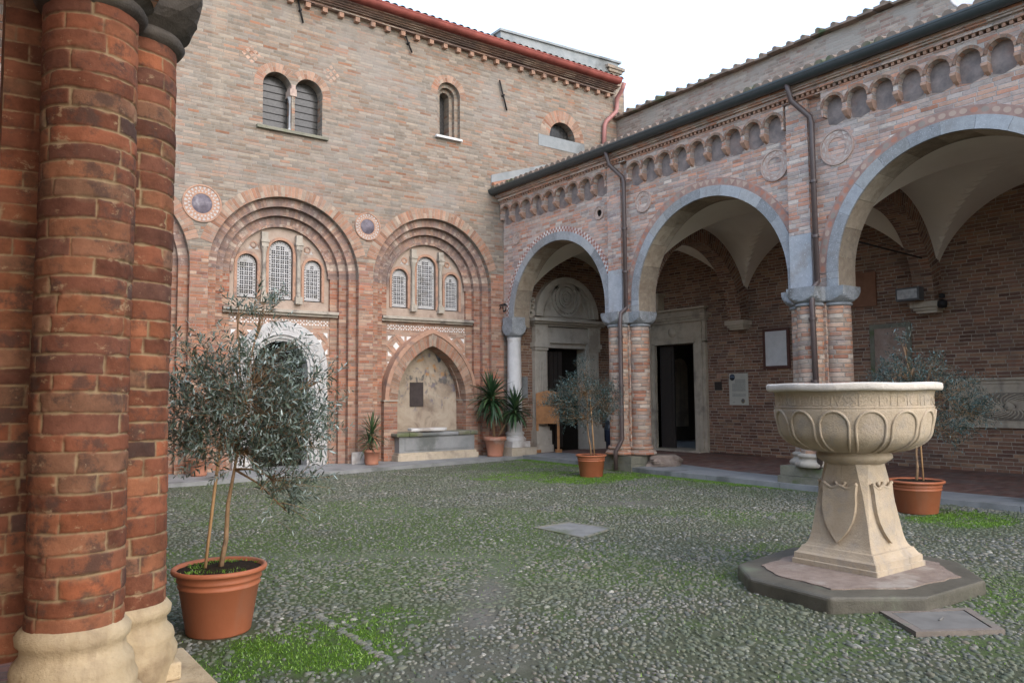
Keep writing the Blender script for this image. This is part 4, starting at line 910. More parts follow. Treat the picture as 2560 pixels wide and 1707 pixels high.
mb = MB(); mb.prism(archpath(8.3, .38, 2.5, .5, 14), [], .95, .99, FC); mb.build('lit_reveal_panel', M_['stone_buff'], dway)  # paler arched panel stands in for a lit patch of wall inside
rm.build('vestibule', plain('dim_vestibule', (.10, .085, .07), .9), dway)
mb = MB(); mb.box(xr0-.5, xr1, yr0, yr1, -.1, .03); mb.build('vestibule_floor', M_['slab'], dway)

# building behind the arcade roof
rear = thing('rear_building', 'rough brick building rising behind the arcade roof under mossy coping tiles', 'building', (6, -10, 0))
mb = MB(); mb.box(4.52, 9, -24, 1.2, 7, 10.38); mb.build('wall', M_['rear'], rear)
mb = MB(); 
for k in range(62):
    y = 1.2-k*.41; j = random.uniform(-.02, .03)
    mb.box(4.34+random.uniform(-.03, .03), 6.0, y-.39, y, 10.39+j, 10.445+j); mb.tube([(4.36, y-.2, 10.47+j), (6.0, y-.2, 10.78+j)], .075, 7)
mb.build('coping', M_['tile'], rear)
mb = MB(); mb.box(5.2, 12, .6, 3.0, 6, 10.95); mb.build('side_wall', M_['rear'], rear)
mb = MB(); mb.add([(5.1, .5, 10.96), (12, .5, 10.5), (12, 3, 11.2), (5.1, 3, 11.6)], [(0, 0)]*4); mb.build('roof', M_['tile'], rear)

# opposite arcade around the camera: next pier, wall above, gallery wall
opp = thing('opposite_arcade', 'shadowed brick arcade of the near side of the court', 'arcade', (-12.2, -8.6, 0))
out = [(0, CZ), (0, 6.3), (-23, 6.3), (-23, CZ)]  # unseen wall top kept low so more skylight reaches the arcade front
for cy in (-20.8, -15.9, -11.0, -6.1, -1.6): 
    r = 2.0 if cy < -2 else 1.2; out += [(cy-r, CZ)]+[(cy-r*cos(pi*k/24), AZ+r*sin(pi*k/24)) for k in range(25)]+[(cy+r, CZ)]
FWst = lambda u, v, d: (d, u, v)
mb = MB(); mb.prism(out, [], -12.45, -11.98, FWst, back=True); mb.build('facade_wall', M_['arcade'], opp)
mb = MB(); mb.box(-17.2, -16.8, -23, 0, -.1, 6); mb.build('back_wall', brick('warm_gallery_brick', [(.42, .2, .11), (.36, .17, .10), (.44, .26, .15)], (.44, .35, .24), .27, .08, .012), opp)
mb = MB(); mb.box(-16.8, -12.0, -23, 0, 6.3, 6.45); mb.build('ceiling', M_['plaster'], opp)
mb = MB(); mb.box(-16.8, -12.05, -23, 0, -.3, .05); o = mb.build('side_gallery_floor', M_['paver']); o['kind'] = 'structure'
make_pier(-12.22, -8.6, .30, .21, opp, 'near_brick', 'dark_stone', 'base_cream', 'base_cream', pw=.55)
make_pier(-12.22, -3.75, .30, .21, opp, 'near_brick', 'dark_stone', 'base_cream', 'base_cream', pw=.55)

# brickwork modelled in relief (courses, worn arrises, recessed joints) for the pier beside the camera
def relief(name, Pf, u0, u1, v0, v1, st, mat, parent, seed, wrap=True):
    rg = np.random.RandomState(seed); us = np.arange(u0, u1+st*.5, st); vs_ = np.arange(v0, v1+st*.4, st*.85)
    Ug, Vg = np.meshgrid(us, vs_, indexing='ij')
    wob = lambda sc, sd: vnoise(Ug+9+sd, Vg+4, sc, sd)-.5
    V2 = Vg+.016*wob(2.3, seed+1)+.007*wob(9, seed+2); U2_ = Ug+.012*wob(7, seed+3)
    hs = rg.uniform(.076, .096, 60); ed = v0-.05+np.concatenate([[0], np.cumsum(hs)]); row = np.clip(np.searchsorted(ed, V2)-1, 0, 58); ev = np.minimum(V2-ed[row], ed[row+1]-V2)
    eu = np.full(Ug.shape, 9.); rid = np.zeros(Ug.shape)
    for r_ in range(59):
        k = row == r_
        if not k.any(): continue
        le = u0-.4+rg.uniform(0, .3)+np.concatenate([[0], np.cumsum(rg.choice([.17, .30, .34, .38, .42], 40)*rg.uniform(.92, 1.08, 40))]); ci = np.clip(np.searchsorted(le, U2_[k])-1, 0, 39)
        eu[k] = np.minimum(U2_[k]-le[ci], le[ci+1]-U2_[k]); rid[k] = ci*61+r_
    tab = rg.rand(4000, 3); ids = rid.astype(int) % 4000
    fine = .5*wob(38, seed+5)+.3*wob(85, seed+6)+.2*wob(160, seed+7); med = wob(17, seed+8)
    e = np.minimum(eu, ev)+.008*med+.007*fine+.0005; mask = np.clip((e-.0005)/.007, 0, 1); mask = mask*mask*(3-2*mask)
    chip = np.clip((wob(12, seed+9)+.5*wob(30, seed+11)-.30)/.12, 0, 1)*np.clip(1-e/.03, 0, 1); wear = np.clip(1-e/.016, 0, 1)**2*.0035
    off = (mask-1)*(.0085+.004*wob(6, seed+10))+mask*((tab[ids, 1]-.5)*.005-wear+.0035*med+.004*fine)-chip*.006
    pts = Pf(Ug, Vg, off); nu, nv = Ug.shape; ix = np.arange(nu*nv).reshape(nu, nv); fc_ = np.stack([ix[:-1, :-1], ix[1:, :-1], ix[1:, 1:], ix[:-1, 1:]], -1).reshape(-1, 4)
    me = npmesh(name, pts.reshape(-1, 3), fc_, True, {'rnd': tab[ids, 0], 'tone': tab[ids, 2], 'mask': np.clip(mask-chip*.35, 0, 1)})
    me.materials.append(mat); o = bpy.data.objects.new(name, me); COL.objects.link(o); attach(o, parent); return o
t = NT('relief_brick'); r_ = t.n('Attribute', attribute_name='rnd').outputs['Fac']; tn = t.n('Attribute', attribute_name='tone').outputs['Fac']; mk = t.n('Attribute', attribute_name='mask').outputs['Fac']
c = t.ramp(r_, [(0, (.11, .046, .03)), (.2, (.20, .070, .036)), (.4, (.155, .058, .034)), (.6, (.225, .086, .042)), (.78, (.18, .095, .058)), (.9, (.27, .088, .04)), (1, (.085, .048, .038))])
br = t.math('ADD', t.math('MULTIPLY_ADD', tn, .5, .70), t.math('MULTIPLY', t.math('SUBTRACT', t.noise(13, 6, .7), .5), 1.3)); mv = t.n('VectorMath', operation='SCALE'); t.l(c, mv.inputs[0]); t.l(br, mv.inputs['Scale']); c = mv.outputs[0]
c = t.mix(t.math('MULTIPLY', t.sm(t.noise(7, 7, .7), .50, .64), .75), c, (.062, .040, .032))
c = t.mix(t.math('MULTIPLY', t.sm(t.noise(10, 6, .7, t.scaled(t.pos(), (1, 1, 1.6))), .60, .70), .6), c, (.38, .27, .16))
c = t.mix(t.math('MULTIPLY', t.sm(t.noise(75, 3), .70, .77), .6), c, (.36, .28, .2))
mo_ = t.mix(t.noise(5, 4), (.20, .135, .075), (.36, .26, .15)); mo_ = t.mix(t.math('MULTIPLY', t.sm(t.noise(9, 5), .52, .66), .6), mo_, (.12, .085, .055)); c = t.mix(mk, mo_, c)
M_['relief_brick'] = t.out(c, .92, t.bump(t.math('ADD', t.noise(110, 4, .7), t.math('MULTIPLY', t.noise(320, 2), .6)), .55, .004), .2)

# near pier at the left edge of the picture
near = thing('brick_pier', 'weathered red brick cluster pier on cream stone base, nearest at the left', 'pillar', (-12.24, -13.5, 0))
NC = (-12.235, -13.71); EC = (-12.005, -13.455); r = .199; zt = 3.40
mb = MB(); mb.box(-12.56, -12.10, -13.50, -13.14, .45, 3.7); core = mb.build('pier_core', M_['near_brick'], near)
relief('pilaster_face', lambda u, v, d: np.stack([u, -13.512-d, v], -1), -12.565, -12.30, .45, 3.6, .0065, M_['relief_brick'], near, 5)
bases = MB()
for (cx, cy) in (NC, EC):
    def cyl(u, v, d, cx=cx, cy=cy):
        a_ = u/r; rr = r+d+.003*np.sin(v*3+a_); return np.stack([cx+rr*np.cos(a_), cy+rr*np.sin(a_), v], -1)
    sh = relief('column_shaft', cyl, -pi*1.12*r, pi*.35*r, .50, zt, .0058, M_['relief_brick'], near, 17 if cx == NC[0] else 29)
    mb = MB(); cushion(mb, cx, cy, zt+.06, zt+.40, r*1.05, .275, 48); mb.lathe([(r*.98, zt-.01), (r*1.12, zt+.005), (r*1.20, zt+.03), (r*1.12, zt+.06), (r*1.0, zt+.065)], cx, cy, 32); mb.build('capital', M_['black_stone'], sh)
    mb = MB(); z0, z1 = (.335, .635) if cx == EC[0] else (.32, .64)
    h = z1-z0; mb.lathe([(r*1.12, z0-.1), (r*1.24, z0), (r*1.31, z0+h*.12), (r*1.31, z0+h*.22), (r*1.22, z0+h*.34), (r*1.24, z0+h*.40), (r*1.20, z0+h*.50), (r*1.06, z0+h*.60), (r*1.05, z0+h*.72), (r*1.14, z0+h*.78), (r*1.16, z0+h*.88), (r*1.08, z0+h*.95), (r*1.04, z0+h*.975), (r*.97, z1)], cx, cy, 40); mb.build('base', M_['base_cream'], sh)
mb = MB(); mb.box(-12.30, -11.745, -13.585, -13.20, .245, .33); mb.box(-12.52, -11.96, -13.95, -13.45, .245, .33)
mb.box(-12.9, -11.61, -14.15, -13.05, -.1, .243); pb = mb.build('plinth', M_['base_cream'], near)
bv = pb.modifiers.new('bevel', 'BEVEL'); bv.width = .012; bv.segments = 2; bv.limit_method = 'ANGLE'

# ------------------------------------------------------------------ stone basin
font = thing('stone_basin', 'large round limestone basin on a flared pedestal with carved shields', 'stone basin', (FONT[0], FONT[1], -.08))
mb = MB(); mb.prism(OCT[::-1], [], .08, -.12, lambda u, v, d: (u, v, d)); sb = mb.build('octagonal_step', M_['step_stone'], font)
bv = sb.modifiers.new('bevel', 'BEVEL'); bv.width = .03; bv.segments = 3; bv.limit_method = 'ANGLE'
cxo = sum(p[0] for p in OCT)/8; cyo = sum(p[1] for p in OCT)/8
mb = MB(); inn = [(cxo+(x-cxo)*.78+random.uniform(-.03, .03), cyo+(y-cyo)*.78+random.uniform(-.03, .03)) for x, y in OCT]
fine_ = []
for i in range(8):
    for k in range(6): fine_.append((inn[i][0]*(1-k/6)+inn[(i+1) % 8][0]*k/6+random.uniform(-.018, .018), inn[i][1]*(1-k/6)+inn[(i+1) % 8][1]*k/6+random.uniform(-.018, .018)))
mb.prism(fine_[::-1], [], .090, .078, lambda u, v, d: (u, v, d)); mb.build('mortar_bed', M_['pink_mortar'], font)
# pedestal: square section with chamfered corners
fx, fy = FONT
sect = [(.085, .405), (.13, .405), (.137, .392), (.185, .390), (.20, .368), (.225, .352), (.25, .340), (.256, .322), (.28, .306), (.31, .294), (.36, .281), (.45, .268), (.58, .252), (.72, .236), (.90, .218), (1.005, .210)]
P = []; UV = []
for z, a in sect:
    t_ = min(1, max(0, (z-.35)/.65)); ch = a*(.02+.36*t_**2.2); base_ = [(a, -a+ch), (a, a-ch), (a-ch, a), (-a+ch, a), (-a, a-ch), (-a, -a+ch), (-a+ch, -a), (a-ch, -a), (a, -a+ch)]
    row = []; L = 0; ur = []
    for i in range(8):
        for k in range(4): row.append((fx+base_[i][0]*(1-k/4)+base_[i+1][0]*k/4, fy+base_[i][1]*(1-k/4)+base_[i+1][1]*k/4, z)); ur.append((i+k/4, z))
    row.append(row[0]); ur.append((8, z)); P.append(row); UV.append(ur)
mb = MB(); mb.grid(P, UV, False)
mb.lathe([(.22, .985), (.26, .995), (.305, 1.025), (.322, 1.045), (.318, 1.072), (.30, 1.086), (.30, 1.10)], fx, fy, 40); ped = mb.build('pedestal', M_['font'], font)
def faceframe(side):
    # local frame on a flared face: u across, v up; returns world point at offset d outwards
    def f(u, v, d):
        a = np.interp(v, [s_[0] for s_ in sect], [s_[1] for s_ in sect])+d
        return [(fx+u, fy-a, v), (fx-a, fy-u, v), (fx+u, fy+a, v), (fx+a, fy+u, v)][side]
    return f
for side in range(4):
    Fq = faceframe(side); mb = MB(); N = 16; P = []
    # shield outline half widths by height
    hs_ = [(.315, .004), (.36, .045), (.42, .092), (.50, .133), (.58, .152), (.66, .157), (.74, .153), (.765, .156)]
    rows = []
    for v, hw in hs_: rows.append([(u_*hw, v) for u_ in np.linspace(-1, 1, 9)])
    rows.append([(u_*.160, .79+.02*abs(u_)**3+(.012*cos(u_*2*pi))) for u_ in np.linspace(-1, 1, 9)])
    mb.grid([[Fq(u, v, .036) for u, v in r_] for r_ in rows], [[(u, v) for u, v in r_] for r_ in rows], False)
    for e in (0, -1): mb.grid([[Fq(*r_[e], .036), Fq(*r_[e], -.01)] for r_ in rows], [[(0, 0), (0, 1)] for r_ in rows], False)
    mb.grid([[Fq(*q, .036) for q in rows[-1]], [Fq(*q, -.01) for q in rows[-1]]], [[(0, 0)]*9]*2, False)
    rim = [rows[k][0] for k in range(len(rows))][::-1]+[rows[k][-1] for k in range(len(rows))]
    mb.tube([Fq(u, .79+.02*abs(u/.155)**3+.012*cos(u/.155*2*pi), .028) for u in np.linspace(-.165, .165, 17)], .015, 6)
    mb.tube([Fq(.045*cos(a_), .835+.04*sin(a_), .012) for a_ in np.linspace(pi, 2*pi, 9)], .013, 6)
    mb.build('shield', M_['font'], ped)
KB = .915
prof = [(.31, 1.066), (.33, 1.068), (.41, 1.08), (.49, 1.103), (.545, 1.128), (.59, 1.158), (.635, 1.20), (.668, 1.25), (.695, 1.30), (.712, 1.35), (.722, 1.40), (.728, 1.46), (.730, 1.492)]
prof = [(a_*(1+.05*max(0, sin(pi*min(1, (z-1.066)/.25)))), 1.094+(z-1.066)*.398/.426) for a_, z in prof]; prof = [(a_*(KB if z > 1.1 else 1-(1-KB)*max(0, (z-1.094)/.034)), z) for a_, z in prof]
def prof_r(z): return np.interp(z, [p[1] for p in prof], [p[0] for p in prof])
mb = MB(); mb.lathe(prof, fx, fy, 96); mb.lathe([(a_*KB, z) for a_, z in [(.730, 1.492), (.722, 1.496), (.724, 1.51), (.726, 1.60), (.735, 1.625), (.75, 1.64)]], fx, fy, 96)
mb.lathe([(.66, 1.66), (.60, 1.6), (.54, 1.35), (.36, 1.16), (.001, 1.12)], fx, fy, 64); bowl = mb.build('bowl', M_['font'], font)
P = []; UV = []
for rr, z in [(.735, 1.637), (.79, 1.638), (.802, 1.646), (.806, 1.66), (.806, 1.688), (.800, 1.700), (.785, 1.705), (.70, 1.705), (.69, 1.69), (.69, 1.64)]:
    row = []; ur = []; rr *= KB
    for i in range(97):
        a_ = 2*pi*i/96; jit = .004*sin(13*a_)+.003*sin(29*a_+1); row.append((fx+(rr+(jit if rr > .69 else 0))*cos(a_), fy+(rr+(jit if rr > .69 else 0))*sin(a_), z+.003*sin(7*a_))); ur.append((a_*.8, z))
    P.append(row); UV.append(ur)
mb = MB(); mb.grid(P, UV, True); mb.build('rim', M_['font_rim'], font)
mb = MB(); NA = 14; w0 = atan2(CAM.y-fy, CAM.x-fx)+.22
for k in range(NA):
    ac = w0+2*pi*k/NA; path = []
    for s_ in np.linspace(-1, 1, 33):
        # inverted U: legs run down the bowl, head is round
        q = abs(s_); sg = 1 if s_ > 0 else -1
        if q < .42: th_ = (q/.42)*pi/2; da = sg*.185*sin(th_); z = 1.33+.135*cos(th_)
        else: tt = (q-.42)/.58; z = 1.33-.22*tt; da = sg*(.185-.03*tt*tt)
        rr = prof_r(z)+.002; path.append((fx+rr*cos(ac+da), fy+rr*sin(ac+da), z))
    mb.tube(path, .0125, 7)
mb.build('arch_relief', M_['font'], bowl)
mb = MB(); mb.lathe([(.728*KB, 1.488), (.738*KB, 1.494), (.728*KB, 1.50)], fx, fy, 96); mb.build('band_moulding', M_['font'], bowl)
# raised letters of the inscription, bent round the bowl
fc = bpy.data.curves.new('letters', 'FONT'); fc.body = 'VSCIPE · IS · SVSCLLVLIBIVSSE · DLDICILI · NOSTRORVM'; fc.size = .135; fc.extrude = .005; fc.space_character = 1.0; fc.resolution_u = 2
to = bpy.data.objects.new('letters', fc); COL.objects.link(to); bpy.context.view_layer.update()
me = bpy.data.meshes.new_from_object(to.evaluated_get(bpy.context.evaluated_depsgraph_get())); bpy.data.objects.remove(to); bpy.data.curves.remove(fc)
xs_ = [v.co.x for v in me.vertices]; mid = (min(xs_)+max(xs_))/2; fa = atan2(CAM.y-fy, CAM.x-fx)+.05
for v in me.vertices:
    a_ = fa+(v.co.x-mid)/.73; rr = .7252*KB+v.co.z*.55; v.co = (fx+rr*cos(a_), fy+rr*sin(a_), 1.512+v.co.y*.95)
me.materials.append(M_['font']); o = bpy.data.objects.new('inscription', me); COL.objects.link(o); attach(o, bowl)

# ------------------------------------------------------------------ pots
def make_pot(px, py, rtop, rbot, h, label, style='plain', group=None, lean=0, mat='pot', soilmoss=False):
    root = thing('flower_pot', label, 'flower pot', (px, py, GZ), group)
    z0 = GZ if style != 'pave' else 0; rb, rt = rbot, rtop*.90
    prof = [(.001, z0+.002), (rb*.96, z0), (rb, z0+.012), (rb+(rt-rb)*.70, z0+h*.70), (rb+(rt-rb)*.70+.008, z0+h*.71), (rb+(rt-rb)*.72+.010, z0+h*.735), (rb+(rt-rb)*.74+.002, z0+h*.75), (rb+(rt-rb)*.80, z0+h*.80), (rb+(rt-rb)*.80+.010, z0+h*.81), (rb+(rt-rb)*.82+.010, z0+h*.83), (rb+(rt-rb)*.84+.004, z0+h*.85), (rt*.985, z0+h*.905), (rt*1.0, z0+h*.912), (rtop*.985, z0+h*.925), (rtop, z0+h*.95), (rtop*.995, z0+h*.98), (rtop*.96, z0+h), (rtop*.90, z0+h*.985), (rtop*.87, z0+h*.90)]
    mb = MB(); mb.lathe(prof, px, py, 56); mb.build('pot_body', M_[mat], root)
    P = []
    for rr in np.linspace(.001, rtop*.89, 9): P.append([(px+rr*cos(2*pi*i/30), py+rr*sin(2*pi*i/30), z0+h*.93+(.02*(1-rr/rtop)+.012*random.random())) for i in range(31)])
    for row in P: row[-1] = row[0]
    mb = MB(); mb.grid(P, [[(0, 0)]*31]*9, True); so_ = mb.build('soil', M_['soil'], root)
    if soilmoss:
        aa = rng.rand(900)*2*pi; rr = rtop*.86*np.sqrt(rng.rand(900)); x = px+rr*np.cos(aa); y = py+rr*np.sin(aa); k = (vnoise(x, y, 6, 31) > .52) & (rr > .35*rtop)
        v, f, r_ = blades(x[k], y[k], .01, .025, .01, z0+h*.95); mm_ = npmesh('soil_moss', v, f, False, {'rnd': r_}); mm_.materials.append(M_['moss']); oo = bpy.data.objects.new('soil_moss', mm_); COL.objects.link(oo); attach(oo, so_)
    return root
PG = 'terracotta coloured pots of the olive trees'
make_pot(-11.04, -11.73, .335, .225, .475, 'round terracotta pot on bright moss beside the near brick pier', group=PG, soilmoss=True)
make_pot(-1.66, -5.39, .325, .235, .46, 'round terracotta pot in front of the brick pier with the lowest downpipe bend', group=PG)
make_pot(-1.46, -12.06, .372, .265, .46, 'wide terracotta pot standing right of the stone basin', group=PG)

# ------------------------------------------------------------------ olive trees
LAT = Vector((cos(yaw), -sin(yaw), 0)); DEP = Vector((sin(yaw), cos(yaw), 0))
def make_olive(px, py, lobes, ntw, label, mat, seed, lean, stake, leafL, trunk_top=1.05, dense=1.0):
    rs = random.Random(seed); root = thing('olive_tree', label, 'olive tree', (px, py, .35), 'olive trees in pots')
    base = Vector((px, py, .33)); top = base+LAT*lean+Vector((0, 0, trunk_top-.33)); apex = top+LAT*(lean*.8+.05)+Vector((0, 0, .75))
    tb = MB(); tb.tube([base, base.lerp(top, .35)+LAT*.012, base.lerp(top, .7)-LAT*.01, top, top.lerp(apex, .5), apex], .021, 8, .006)
    leaves = []; fr_ = []; rr_ = []; tw = MB()
    tot = sum(l[2]*l[3]*l[4] for l in lobes)
    for (la, z, rl, rz, wt) in lobes:
        c0 = base+LAT*la; c0.z = z; nn = max(4, int(ntw*rl*rz*wt/tot)); rd = min(max(rl, rz*.9), .42)
        mid = top.lerp(apex, rs.uniform(.0, .6)); tb.tube([mid, mid.lerp(c0, .5)+Vector((rs.uniform(-.05, .05), rs.uniform(-.05, .05), .05)), c0], .010, 6, .004)
        for q in range(nn):
            while True:
                d = Vector((rs.uniform(-1, 1), rs.uniform(-1, 1), rs.uniform(-1, 1)))
                if d.length <= 1: break
            s0 = c0+LAT*d.x*rl*.85+DEP*d.y*rd*.85+Vector((0, 0, d.z*rz*.85))
            outw = (s0-Vector((top.x, top.y, z-.25))); outw.z *= .5; outw = outw.normalized() if outw.length > .01 else Vector((0, 0, 1))
            dr = (outw*.75+Vector((rs.gauss(0, .45), rs.gauss(0, .45), rs.gauss(.25, .5)))).normalized()
            L = rs.uniform(.14, .30); nl = int(L/.0135*dense); pos = s0.copy(); seg = L/nl; bend = Vector((rs.gauss(0, .25), rs.gauss(0, .25), rs.uniform(-.9, .3)))
            pth = [pos.copy()]; ph = rs.random()*pi
            for k in range(nl):
                dr = (dr+bend*seg*1.6).normalized(); pos = pos+dr*seg
                if k % 3 == 0: pth.append(pos.copy())
                if k < 1: continue
                x = dr.orthogonal().normalized(); y = dr.cross(x); ph += pi/2 if k % 2 else 0
                sd = (x*cos(ph)+y*sin(ph))*(1 if k % 2 else -1)
                ld = (dr*rs.uniform(.35, .9)+sd*rs.uniform(.55, .95)+Vector((0, 0, rs.gauss(-.02, .18)))).normalized()
                ll = leafL*rs.uniform(.6, 1.15)*(1-.3*k/nl); w_ = ll*rs.uniform(.18, .27)
                wv = ld.cross(Vector((rs.gauss(0, .5), rs.gauss(0, .5), 1))).normalized()*w_*.5; nrm = wv.cross(ld).normalized()
                i0 = len(leaves); m1 = pos+ld*ll*.35; m2 = pos+ld*ll*.72-nrm*ll*.03
                leaves += [pos, m1+wv, m2+wv*.8, pos+ld*ll-nrm*ll*.09, m2-wv*.8, m1-wv, ]; fr_.append((i0, i0+1, i0+2, i0+3, i0+4, i0+5))
                rr_ += [min(1, max(0, rs.betavariate(1.6, 2.2)))]*6
            if q % 2 == 0: tw.tube(pth, .0022, 3, .0012, caps=False)
            if q % 3 == 0: tw.tube([c0.lerp(mid, .2), c0.lerp(s0, .5)+Vector((rs.uniform(-.03, .03), 0, .02)), s0], .004, 4, .0025, caps=False)
    tb.build('trunk', M_['bark'], root); tw.build('twigs', M_['bark'], root)
    me = npmesh('foliage', np.array([tuple(v) for v in leaves]), np.array(fr_), False, {'rnd': rr_}); me.materials.append(M_[mat])
    o = bpy.data.objects.new('foliage', me); COL.objects.link(o); attach(o, root)
    b0, b1 = stake; mb = MB(); mb.tube([base+LAT*b0+DEP*-.03, base+LAT*b1+Vector((0, 0, 1.25))], .012, 6); mb.build('stake', M_['cane'], root)
make_olive(-11.04, -11.73, [(.26, 1.83, .33, .22, .65), (.30, 1.47, .45, .27, .9), (-.09, 1.54, .27, .25, 1), (.56, 1.41, .28, .28, .75), (.17, 1.22, .50, .18, 1.35), (.43, 1.0, .28, .22, .6), (-.25, 1.34, .18, .19, 1), (.27, 2.22, .12, .17, .55), (-.25, 1.98, .13, .08, .7), (.69, 1.73, .13, .08, .8), (.10, 2.26, .06, .17, .6), (-.12, 1.76, .17, .15, .8), (.49, .78, .13, .12, .45), (.15, 1.62, .5, .4, .5)], 900,
    'large near olive tree with airy silvery crown rising before the white marble doorway', 'olive', 11, .09, (-.10, .02), .070)
make_olive(-1.66, -5.39, [(-.15, 1.68, .55, .38, 1), (-.50, 1.41, .38, .34, 1), (.26, 1.41, .36, .38, 1), (-.15, 1.14, .52, .25, 1), (-.11, 2.14, .12, .28, .7), (-.75, 1.50, .2, .2, .8), (.40, 1.68, .16, .16, .8)], 950,
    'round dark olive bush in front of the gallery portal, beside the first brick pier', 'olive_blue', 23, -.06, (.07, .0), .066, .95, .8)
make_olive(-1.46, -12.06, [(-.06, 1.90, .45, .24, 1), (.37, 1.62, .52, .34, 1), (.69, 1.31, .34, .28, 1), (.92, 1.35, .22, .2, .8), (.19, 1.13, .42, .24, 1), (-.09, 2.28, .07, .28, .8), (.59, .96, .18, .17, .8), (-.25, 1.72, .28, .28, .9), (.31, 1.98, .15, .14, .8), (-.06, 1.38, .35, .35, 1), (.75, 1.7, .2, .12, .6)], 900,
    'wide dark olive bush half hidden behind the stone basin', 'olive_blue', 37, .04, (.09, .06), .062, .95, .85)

# ------------------------------------------------------------------ yuccas on the church pavement
def yucca(root, head, n, L, wd, seed, droop=1.0, name='leaf_rosette'):
    rs = random.Random(seed); V = []; F = []; R = []
    for k in range(n):
        ph = 2.399*k+rs.uniform(-.3, .3); el = radians(88-118*(k/n)**.9+rs.uniform(-8, 8)); l = L*rs.uniform(.75, 1.1); d = Vector((cos(ph)*cos(el), sin(ph)*cos(el), sin(el)))
        p = Vector(head)+Vector((0, 0, .10*(1-k/n)-.10*k/n)); sg = 8; wv = d.cross(Vector((0, 0, 1))); wv = wv.normalized() if wv.length > .05 else Vector((cos(ph+1.57), sin(ph+1.57), 0)); i0 = len(V); c = rs.random()
        for s_ in range(sg+1):
            t_ = s_/sg; ww = wd*(1.0-.25*(1-t_) if t_ < .25 else 1-((t_-.25)/.75)**2)*.5+.0008
            up_ = wv.cross(d); V += [p-wv*ww+up_*ww*.5, p, p+wv*ww+up_*ww*.5]; R += [c*.7+.3*(t_ < .1)]*3
            d = (d+Vector((0, 0, -1))*.055*droop*(1+2.2*t_)*(1.15-sin(max(el, 0)))).normalized(); p = p+d*l/sg
        for s_ in range(sg):
            a_ = i0+3*s_; F += [(a_, a_+1, a_+4, a_+3), (a_+1, a_+2, a_+5, a_+4)]
    me = npmesh(name, np.array([tuple(v) for v in V]), np.array(F), True, {'rnd': R}); me.materials.append(M_['yucca'])
    o = bpy.data.objects.new(name, me); COL.objects.link(o); attach(o, root)
def pave_pot(px, py, rt, rb, h, label, mat):
    root = thing('flower_pot', label, 'flower pot', (px, py, 0), 'old clay pots of the yuccas')
    mb = MB(); mb.lathe([(.001, .002), (rb, 0), (rb*1.08, .03), (rb*1.03, .05), (rt*.88, h*.80), (rt*.98, h*.82), (rt, h*.86), (rt, h*.97), (rt*.97, h), (rt*.88, h*.98), (rt*.85, h*.9)], px, py, 36); mb.build('pot_body', M_[mat], root)
    mb = MB(); mb.lathe([(rt*.87, h*.92), (.001, h*.95)], px, py, 20); mb.build('soil', M_['soil'], root)
pave_pot(-4.30, -.50, .215, .15, .36, 'small clay pot with a foot ring at the pier between the two arches', 'pot_old')
pave_pot(-.62, -.40, .31, .20, .53, 'larger stained red clay pot beside the marble column', 'pot_old')
pave_pot(-8.28, -.52, .215, .15, .36, 'small clay pot half hidden behind the near olive tree', 'pot_old')
y0 = thing('yucca_plant', 'small yucca in the clay pot left of the white marble doorway', 'yucca', (-8.28, -.52, .33), 'potted yuccas')
mb = MB(); mb.tube([(-8.28, -.52, .30), (-8.27, -.52, .66)], .03, 7); mb.build('trunk', M_['bark'], y0); yucca(y0, (-8.27, -.52, .66), 50, .45, .035, 13, .8)
y1 = thing('yucca_plant', 'small bushy yucca in the little clay pot between the arches', 'yucca', (-4.30, -.50, .33), 'potted yuccas')
mb = MB(); mb.tube([(-4.30, -.50, .30), (-4.29, -.50, .72)], .03, 7); mb.build('trunk', M_['bark'], y1)
yucca(y1, (-4.29, -.50, .72), 60, .50, .035, 3, .75); yucca(y1, (-4.40, -.55, .50), 26, .38, .03, 4, 1.0)
y2 = thing('yucca_plant', 'tall yucca with two drooping heads beside the marble column', 'yucca', (-.62, -.40, .5), 'potted yuccas')
mb = MB(); mb.tube([(-.65, -.42, .45), (-.70, -.42, 1.0), (-.74, -.40, 1.62)], .035, 8, .03); mb.tube([(-.58, -.40, .45), (-.35, -.58, .9), (-.20, -.74, 1.22)], .03, 8, .026); mb.build('trunk', M_['bark'], y2)
yucca(y2, (-.74, -.40, 1.55), 84, .76, .075, 8, 1.5); yucca(y2, (-.20, -.74, 1.20), 70, .66, .07, 9, 1.6); yucca(y2, (-.72, -.42, 1.2), 26, .6, .065, 10, 1.9)

# ------------------------------------------------------------------ sarcophagus, slab, plaques
sc_ = thing('sarcophagus', 'grey stone sarcophagus with chipped dark lid edge in the pointed niche', 'sarcophagus', (-2.24, -.05, 0))
mb = MB(); mb.box(-3.36, -1.10, -.12, .60, .20, .60); mb.box(-3.20, -1.18, -.135, -.11, .26, .57); mb.build('chest', M_['slab'], sc_)
mb = MB(); mb.box(-3.44, -1.02, -.20, .60, -.02, .14); mb.box(-3.40, -1.06, -.16, .60, .14, .198); mb.build('foot', M_['stone_buff'], sc_)
mb = MB(); mb.box(-2.72, -1.62, -.175, .61, .605, .69); lid = mb.build('lid', M_['slab'], sc_)
qs = []
for xa, xb, ya, zz in ((-3.46, -3.10, -.19, .70), (-3.095, -2.722, -.20, .705), (-1.618, -1.25, -.18, .70), (-1.247, -1.02, -.19, .71)):
    mb = MB(); mb.box(xa, xb, ya, .60, .603, zz); qs.append(mb.build('lid_edge', M_['dark_stone'], sc_))
for o in [lid]+qs:
    bv = o.modifiers.new('bevel', 'BEVEL'); bv.width = .025; bv.segments = 2; bv.limit_method = 'ANGLE'
mb = MB(); F0 = lambda u, v, d: (u, v, d+.06*0)
